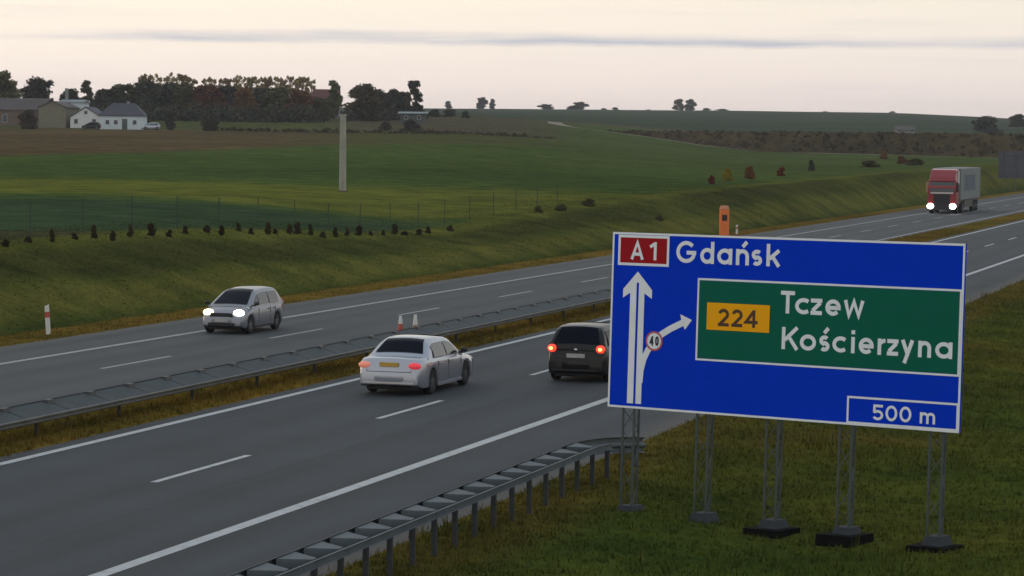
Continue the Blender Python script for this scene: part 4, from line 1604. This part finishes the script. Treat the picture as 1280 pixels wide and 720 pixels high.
# shrubs planted along the fence, about 0.9 m high
SHRUBS = [6, 34, 64, 92, 116, 140, 162, 188, 211, 231, 258, 276, 297, 313, 334, 343, 361, 371, 387, 403, 418, 433, 448, 462, 478, 493, 505, 523, 534, 562]


def along(px, X):
    """Y at which a line of constant X is seen in photo column px"""
    ang = YAW - math.atan((px - 640) / FPX)
    return -X / math.tan(ang)


for i, px in enumerate(SHRUBS):
    X = -50.6 + random.uniform(-.4, .4)
    Y = along(px, X)
    h = random.uniform(.30, .70)
    t = thing('shrub', 'small dark shrub in the planted row below the wire fence', 'shrub', (X, Y, H1(X, Y) - .04), random.random() * 6, 'shrubs planted along the fence')
    td, cd = tree_proto('bush', i % 5)
    k = random.uniform(.030, .055)
    t.scale = (k, k, h / 10)
    link('trunk', td, t)
    key = (cd.name, 'leaf_shrub')
    if key not in CROWN_MATS:
        c2 = cd.copy()
        c2.materials.clear()
        c2.materials.append(M['leaf_shrub'])
        CROWN_MATS[key] = c2
    link('crown', CROWN_MATS[key], t)
for px, X, h, w, mat, lab in (
    (888, -54, 1.1, 1.0, 'leaf_red', 'small reddish sapling left of the yellow one'), (908, -56, 1.7, 1.7, 'leaf_yellow', 'bright yellow sapling above the orange column'),
    (935, -56, 1.7, 1.6, 'leaf_orange', 'brownish orange sapling just right of the yellow one'), (975, -57, 1.3, 1.4, 'leaf_red', 'red sapling second right of the yellow one'),
    (1012, -60, 1.7, 1.2, 'leaf_dark', 'dark green sapling right of the red one'), (1103, -75, 2.0, 2.4, 'leaf_orange', 'orange shrub at the foot of the brown embankment'),
    (1125, -62, 1.6, 2.2, 'leaf_rust', 'rust coloured shrub left of the lorry'), (1085, -60, 1.3, 4.0, 'leaf_olive', 'low olive shrub on the bank left of the rust shrub'),
    (1142, -58, 1.4, 3.6, 'leaf_olive', 'olive shrub on the bank just left of the lorry'), (700, -50.5, .7, 1.2, 'leaf_olive', 'low shrub on the bank left above the sign corner'),
    (735, -50.5, .7, 1.4, 'leaf_olive', 'dark low shrub on the bank above the left sign corner'), (823, -46, .55, 1.0, 'leaf_olive', 'small dark shrub on the bank above the sign lettering'),
    (672, -51, .6, .9, 'leaf_olive', 'dark shrub on the bank second left of the sign corner')):
    h, w = h * .8, w * .75
    Y = along(px, X)
    t = thing('shrub', lab, 'shrub', (X, Y, H1(X, Y) - .04), random.random() * 6, 'autumn shrubs on the bank')
    td, cd = tree_proto('bush', random.randrange(5))
    t.scale = (w / 8.6, w / 8.6, h / 9.8)
    link('trunk', td, t)
    key = (cd.name, mat)
    if key not in CROWN_MATS:
        c2 = cd.copy()
        c2.materials.clear()
        c2.materials.append(M[mat])
        CROWN_MATS[key] = c2
    link('crown', CROWN_MATS[key], t)


# ------------------------------------------------------------------ wire fence along the bank
def wire_fence():
    t = thing('wire_fence', 'wire mesh fence with thin posts along the field edge', 'fence', (0, 0, 0))
    X = -53.0
    ys_ = [77.4 + 5 * k for k in range(22)]
    m = MB()
    m.box(-.02, .02, -.02, .02, -.2, 1.5)
    post = m.build('post', M['fence_green'], t)
    pts = []
    for k, y in enumerate(ys_):
        o = post if k == 0 else post.copy()
        if k:
            COL.objects.link(o)
        z = H1(X, y)
        o.location = (X, y, z)
        pts.append((y, z))
    m = MB()
    for j in range(9):
        zz = .08 + j * .185
        for (ya, za), (yb, zb) in zip(pts, pts[1:]):
            m.bar((X, ya, za + zz), (X, yb, zb + zz), .0022, 3)
    m.build('wires', M['fence_green'], t)


wire_fence()


# ------------------------------------------------------------------ farm buildings
def windows(parent, wall_y, specs, z):
    for x, w, h, zz in specs:
        m = MB()
        m.box(x - w / 2, x + w / 2, wall_y - .04, wall_y - .012, zz, zz + h)
        f = m.build('window', M['frame'], parent)
        m = MB()
        m.box(x - w / 2 + .07, x + w / 2 - .07, wall_y - .055, wall_y - .042, zz + .07, zz + h - .07)
        m.build('pane', M['window'], f)


def building(name, label, px, v, W, D, eave, ridge, wall, roof, axis='x', hip=0.0, wins=(), door=None, chimney=None, rz=0.0, zoff=0.0, over=.25):
    """local -y faces the viewer; axis = direction of the ridge"""
    x, y, z = at(px, v)
    t = thing(name, label, 'building', (x, y, z - .3 + zoff), YAW + rz)
    m = MB()
    m.box(-W / 2, W / 2, 0, D, 0, eave)
    if axis == 'y':
        m.add([(-W / 2, 0, eave), (W / 2, 0, eave), (0, 0, ridge - .08), (-W / 2, D, eave), (W / 2, D, eave), (0, D, ridge - .08)], [(0, 1, 2), (5, 4, 3)])
    elif hip == 0:
        m.add([(-W / 2, 0, eave), (-W / 2, D, eave), (-W / 2, D / 2, ridge - .08), (W / 2, 0, eave), (W / 2, D, eave), (W / 2, D / 2, ridge - .08)], [(0, 1, 2), (5, 4, 3)])
    m.build('wall', M[wall], t)
    m = MB()
    th = .14
    o = over
    if axis == 'y':
        for s in (-1, 1):
            k = (ridge - eave) / (W / 2)
            a = (s * (W / 2 + o), eave - k * o)
            m.loft([[(a[0], yy, a[1]), (0, yy, ridge), (0, yy, ridge + th), (a[0], yy, a[1] + th)] for yy in (-o, D + o)])
    else:
        k = (ridge - eave) / (D / 2)
        A = [(-W / 2 - o, -o, eave - k * o), (W / 2 + o, -o, eave - k * o), (W / 2 + o, D + o, eave - k * o), (-W / 2 - o, D + o, eave - k * o), (-W / 2 - o + hip, D / 2, ridge), (W / 2 + o - hip, D / 2, ridge)]
        B = [(p[0], p[1], p[2] + th) for p in A]
        m.add(B, [(0, 1, 5, 4), (2, 3, 4, 5), (1, 2, 5), (3, 0, 4)])
        m.add(A + B, [(0, 6, 7, 1), (1, 7, 8, 2), (2, 8, 9, 3), (3, 9, 6, 0), (0, 1, 2, 3)])
    rf = m.build('roof', M[roof], t)
    if chimney:
        m = MB()
        m.box(chimney[0] - .3, chimney[0] + .3, D / 2 - .3, D / 2 + .3, ridge - .6, ridge + chimney[1])
        m.build('chimney', M['wall_grey'], rf)
    windows(t, 0, wins, z)
    if door:
        m = MB()
        m.box(door[0] - door[1] / 2, door[0] + door[1] / 2, -.05, -.012, .15, .3 + door[2])
        m.build('door', M['door'], t)
    return t


building('barn', 'long brown roofed barn with a beige gable at the left edge', 64, 520, 5.2, 26, 4.3, 5.4, 'wall_beige', 'roof_brown', 'y', rz=0.0)
building('barn', 'low brick barn wing with a brown roof behind the broad dark bush', 14, 528, 12.5, 9, 3.5, 5.7, 'wall_brown', 'roof_brown', 'x', wins=((-3.3, 1.0, 1.6, 1.0), (-1.4, .9, 1.6, 1.0)))
building('farmhouse', 'white gabled farmhouse between the barn and the long white house', 106, 520, 6.0, 12, 2.4, 4.35, 'wall_white', 'roof_dark', 'y', wins=((.0, .7, .7, 3.0), (-1.9, .8, 1.0, 1.1), (1.6, .8, 1.0, 1.1)), over=.2)
building('outbuilding', 'white flat outbuilding behind the white gabled farmhouse', 88, 536, 4.6, 8, 4.8, 5.3, 'wall_white_cool', 'roof_pale', 'x', wins=((.8, .7, .7, 3.4),), chimney=(-1.6, 2.4))
building('farmhouse', 'long white single storey house with a dark slate hipped roof', 150, 513, 8.2, 7, 3.0, 5.2, 'wall_white_cool', 'roof_dark', 'x', hip=2.2,
         wins=((-2.6, .8, .9, 1.2), (-1.0, .8, .9, 1.2), (2.6, .8, .9, 1.2)), door=(.7, 1.0, 2.0), chimney=(.9, .5))
building('farmhouse', 'red roofed house half hidden among the farm trees', 405, 590, 5.6, 6, 3.4, 6.6, 'wall_grey', 'roof_red', 'x', wins=((-1.5, .8, 1.0, 1.3), (1.0, .8, 1.0, 1.3)))
building('shed', 'grey flat roofed shed below the tall narrow dark tree', 514, 560, 5.2, 5, 2.4, 2.7, 'wall_dull', 'roof_pale', 'x', wins=((-1.4, .8, .8, 1.2), (1.3, .8, .8, 1.2)), over=.5)
building('farmhouse', 'tiny pale house at the foot of the right hill', 1130, 700, 4.6, 5, 1.3, 2.3, 'wall_grey', 'roof_brown', 'x', wins=((-2, .8, .8, .8), (1.5, .8, .8, .8)), zoff=.6)
FARMCAR = dict(MPV, head=None)
x, y, z = at(113, 507)
car('car', 'dark car parked in front of the white gabled farmhouse', (x, y, z), YAW + math.pi / 2, dict(FARMCAR, paint='dark'))
x, y, z = at(187, 508)
car('car', 'small white car parked right of the long white house', (x, y, z), YAW + math.pi / 2 + .3, dict(FARMCAR, paint='white'))


# ------------------------------------------------------------------ brown embankment of the junction ahead
def embankment():
    st = [(705, 640, 5.4, 6.4), (735, 625, 5.25, 7.7), (800, 610, 5.0, 7.9), (960, 560, 4.25, 7.85), (1100, 535, 3.6, 7.85), (1280, 505, 2.5, 7.8), (1420, 490, 1.0, 7.7), (1700, 480, 0.0, 7.0)]
    rings = []
    dense = []
    for a, b in zip(st, st[1:]):
        for i in range(14):
            k = i / 14
            dense.append(tuple(p + (q - p) * k for p, q in zip(a, b)))
    dense.append(st[-1])
    for i, (px, v, zb, zt) in enumerate(dense):
        def P(dv, z, j):
            u = (px - 640) / FPX * v
            vv = v + dv + 0.5 * math.sin(i * .9 + j)
            return (u * CY - vv * SY, u * SY + vv * CY, z + 0.12 * math.sin(i * 1.7 + j * 2.1))
        hgt = zt - zb
        rings.append([P(-1.5, zb - 1.2, 0), P(0, zb, 1), P(2.4 * hgt / 4, zb + hgt * .35, 2), P(5.0 * hgt / 4, zb + hgt * .72, 3), P(7.4 * hgt / 4, zt, 4), P(7.4 * hgt / 4 + 8, zt + .05, 5), P(26, zb + .5, 6)])
    V = np.array([p for r in rings for p in r])
    n = 7
    F = np.array([(k * n + i, (k + 1) * n + i, (k + 1) * n + i + 1, k * n + i + 1) for k in range(len(rings) - 1) for i in range(n - 1)])
    col = np.tile(np.array([.060, .046, .024]), (len(V), 1))
    o = np_mesh('embankment', V, F, M['ground'], col=col)
    tag(o, 'long brown embankment of the junction below the far hill', 'embankment', kind='structure')
    # rank dry growth on it
    rng = np.random.default_rng(5)
    bl = []
    for r in rings[:-8]:
        for _ in range(16):
            k = 1 + rng.random() * 3.2
            i = int(k)
            f = k - i
            p = [a + (b - a) * f for a, b in zip(r[i], r[i + 1])]
            s = .20 + .2 * rng.random()
            bl.append((p[0] + rng.normal() * 1.6, p[1] + rng.normal() * 1.0, p[2] + .0, s * 1.6, s * 1.6, s * .8))
    sc = leaf_cloud('dry_scrub', 18000, bl, .24, M['scrub'], None, rng)
    tag(sc, 'rank brown scrub growing over the embankment', 'scrub', kind='stuff')


embankment()


def sandy_track():
    pts = [(1290, 500, 5), (1190, 516, 5), (1100, 531, 6), (1030, 543, 6), (960, 556, 6), (880, 581, 6), (800, 605, 7), (742, 612, 8), (722, 614, 9), (706, 622, 10), (694, 645, 10), (690, 680, 9)]
    rows = []
    for px, v, q in pts:
        for s in (-1, 1):
            x, y, z = at(px + s * (q if px < 735 else 0), v + (0 if px < 735 else s * .22 * q - 1.8))
            rows.append((x, y, z + .10))
    m = MB()
    m.add(rows, [(2 * i, 2 * i + 1, 2 * i + 3, 2 * i + 2) for i in range(len(pts) - 1)])
    o = m.build('track', M['sand'])
    tag(o, 'pale sandy farm track rounding the end of the embankment', 'track', kind='structure')


sandy_track()


# ------------------------------------------------------------------ grass
def grass_patch(name, label, n, sampler, hgt, blade_w, per, seed):
    rng = np.random.default_rng(seed)
    X, Y = sampler(rng, n)
    n = len(X)
    Z = height(X, Y)
    C = ground_colour(X, Y)
    base = np.repeat(np.stack([X, Y, Z], -1), per, axis=0)
    col = np.repeat(C, per, axis=0)
    k = n * per
    base[:, :2] += rng.normal(size=(k, 2)) * .05
    a = rng.random(k) * 6.283
    lean = .25 + .75 * rng.random(k)
    h = hgt * (.45 + .9 * rng.random(k)) * np.repeat(.6 + .8 * rng.random(n), per)
    dirv = np.stack([np.cos(a), np.sin(a)], -1)
    perp = np.stack([-dirv[:, 1], dirv[:, 0]], -1) * blade_w
    V = np.zeros((k, 3, 3))
    V[:, 0, :2] = base[:, :2] + perp
    V[:, 1, :2] = base[:, :2] - perp
    V[:, 0, 2] = V[:, 1, 2] = base[:, 2] - .02
    V[:, 2, :2] = base[:, :2] + dirv * (h * lean)[:, None]
    V[:, 2, 2] = base[:, 2] + h * (1 - .35 * lean)
    tint = col * (.85 + .45 * rng.random((k, 1))) + rng.random((k, 1)) ** 3 * np.array([.05, .035, .008])
    o = np_mesh(name, V.reshape(-1, 3), np.arange(3 * k).reshape(-1, 3), M['grass'], col=np.repeat(tint, 3, axis=0))
    return tag(o, label, 'grass', kind='stuff')


def right_bank(rng, n):
    Y = 26 + 110 * rng.random(n) ** 1.7
    X = NEAR_X[1] + .02 + (rng.random(n) ** 1.1) * 18
    keep = (X * CY + Y * SY) / np.maximum(-X * SY + Y * CY, 1) < .24
    return X[keep], Y[keep]


def median_s(rng, n):
    Y = 36 + 160 * rng.random(n) ** 1.6
    X = FAR_X[1] - .08 + rng.random(n) * (NEAR_X[0] - FAR_X[1] + .16)
    return X, Y


def left_bank(rng, n):
    Y = 60 + 170 * rng.random(n) ** 1.3
    X = FAR_X[0] - (-.05 + 19 * rng.random(n) ** 1.2)
    return X, Y


grass_patch('grass', 'rough green grass on the right bank around the sign', 75000, right_bank, .085, .013, 5, 1)
grass_patch('grass', 'dry brown grass in the median strip', 12000, median_s, .13, .011, 5, 2)
grass_patch('grass', 'grass of the far bank below the fence', 50000, left_bank, .055, .024, 3, 3)

def tall_right(rng, n):
    X, Y = right_bank(rng, n)
    k = wob(X, Y, .45, .7) + .5 * wob(X, Y, 1.3, .2) > .35
    return X[k], Y[k]


grass_patch('tall_grass', 'taller dry tufts scattered over the right bank', 9000, tall_right, .30, .010, 6, 6)

# ------------------------------------------------------------------ air
HAZE = 0.00013
if HAZE:
    m = MB()
    m.box(-2100, 1500, -320, 2650, -45, 42)
    hz = bpy.data.materials.new('haze')
    hz.use_nodes = True
    t = hz.node_tree
    t.nodes.clear()
    pv = N(t, 'ShaderNodeVolumePrincipled')
    pv.inputs['Color'].default_value = (0.93, 0.96, 1.0, 1)
    pv.inputs['Density'].default_value = HAZE
    pv.inputs['Anisotropy'].default_value = 0.0
    pv.inputs['Density Attribute'].default_value = ''
    hz.cycles.homogeneous_volume = True
    ou = N(t, 'ShaderNodeOutputMaterial')
    t.links.new(pv.outputs[0], ou.inputs['Volume'])
    h = m.build('haze', hz)
    tag(h, 'thin evening haze over the fields and hills', 'haze', kind='stuff')
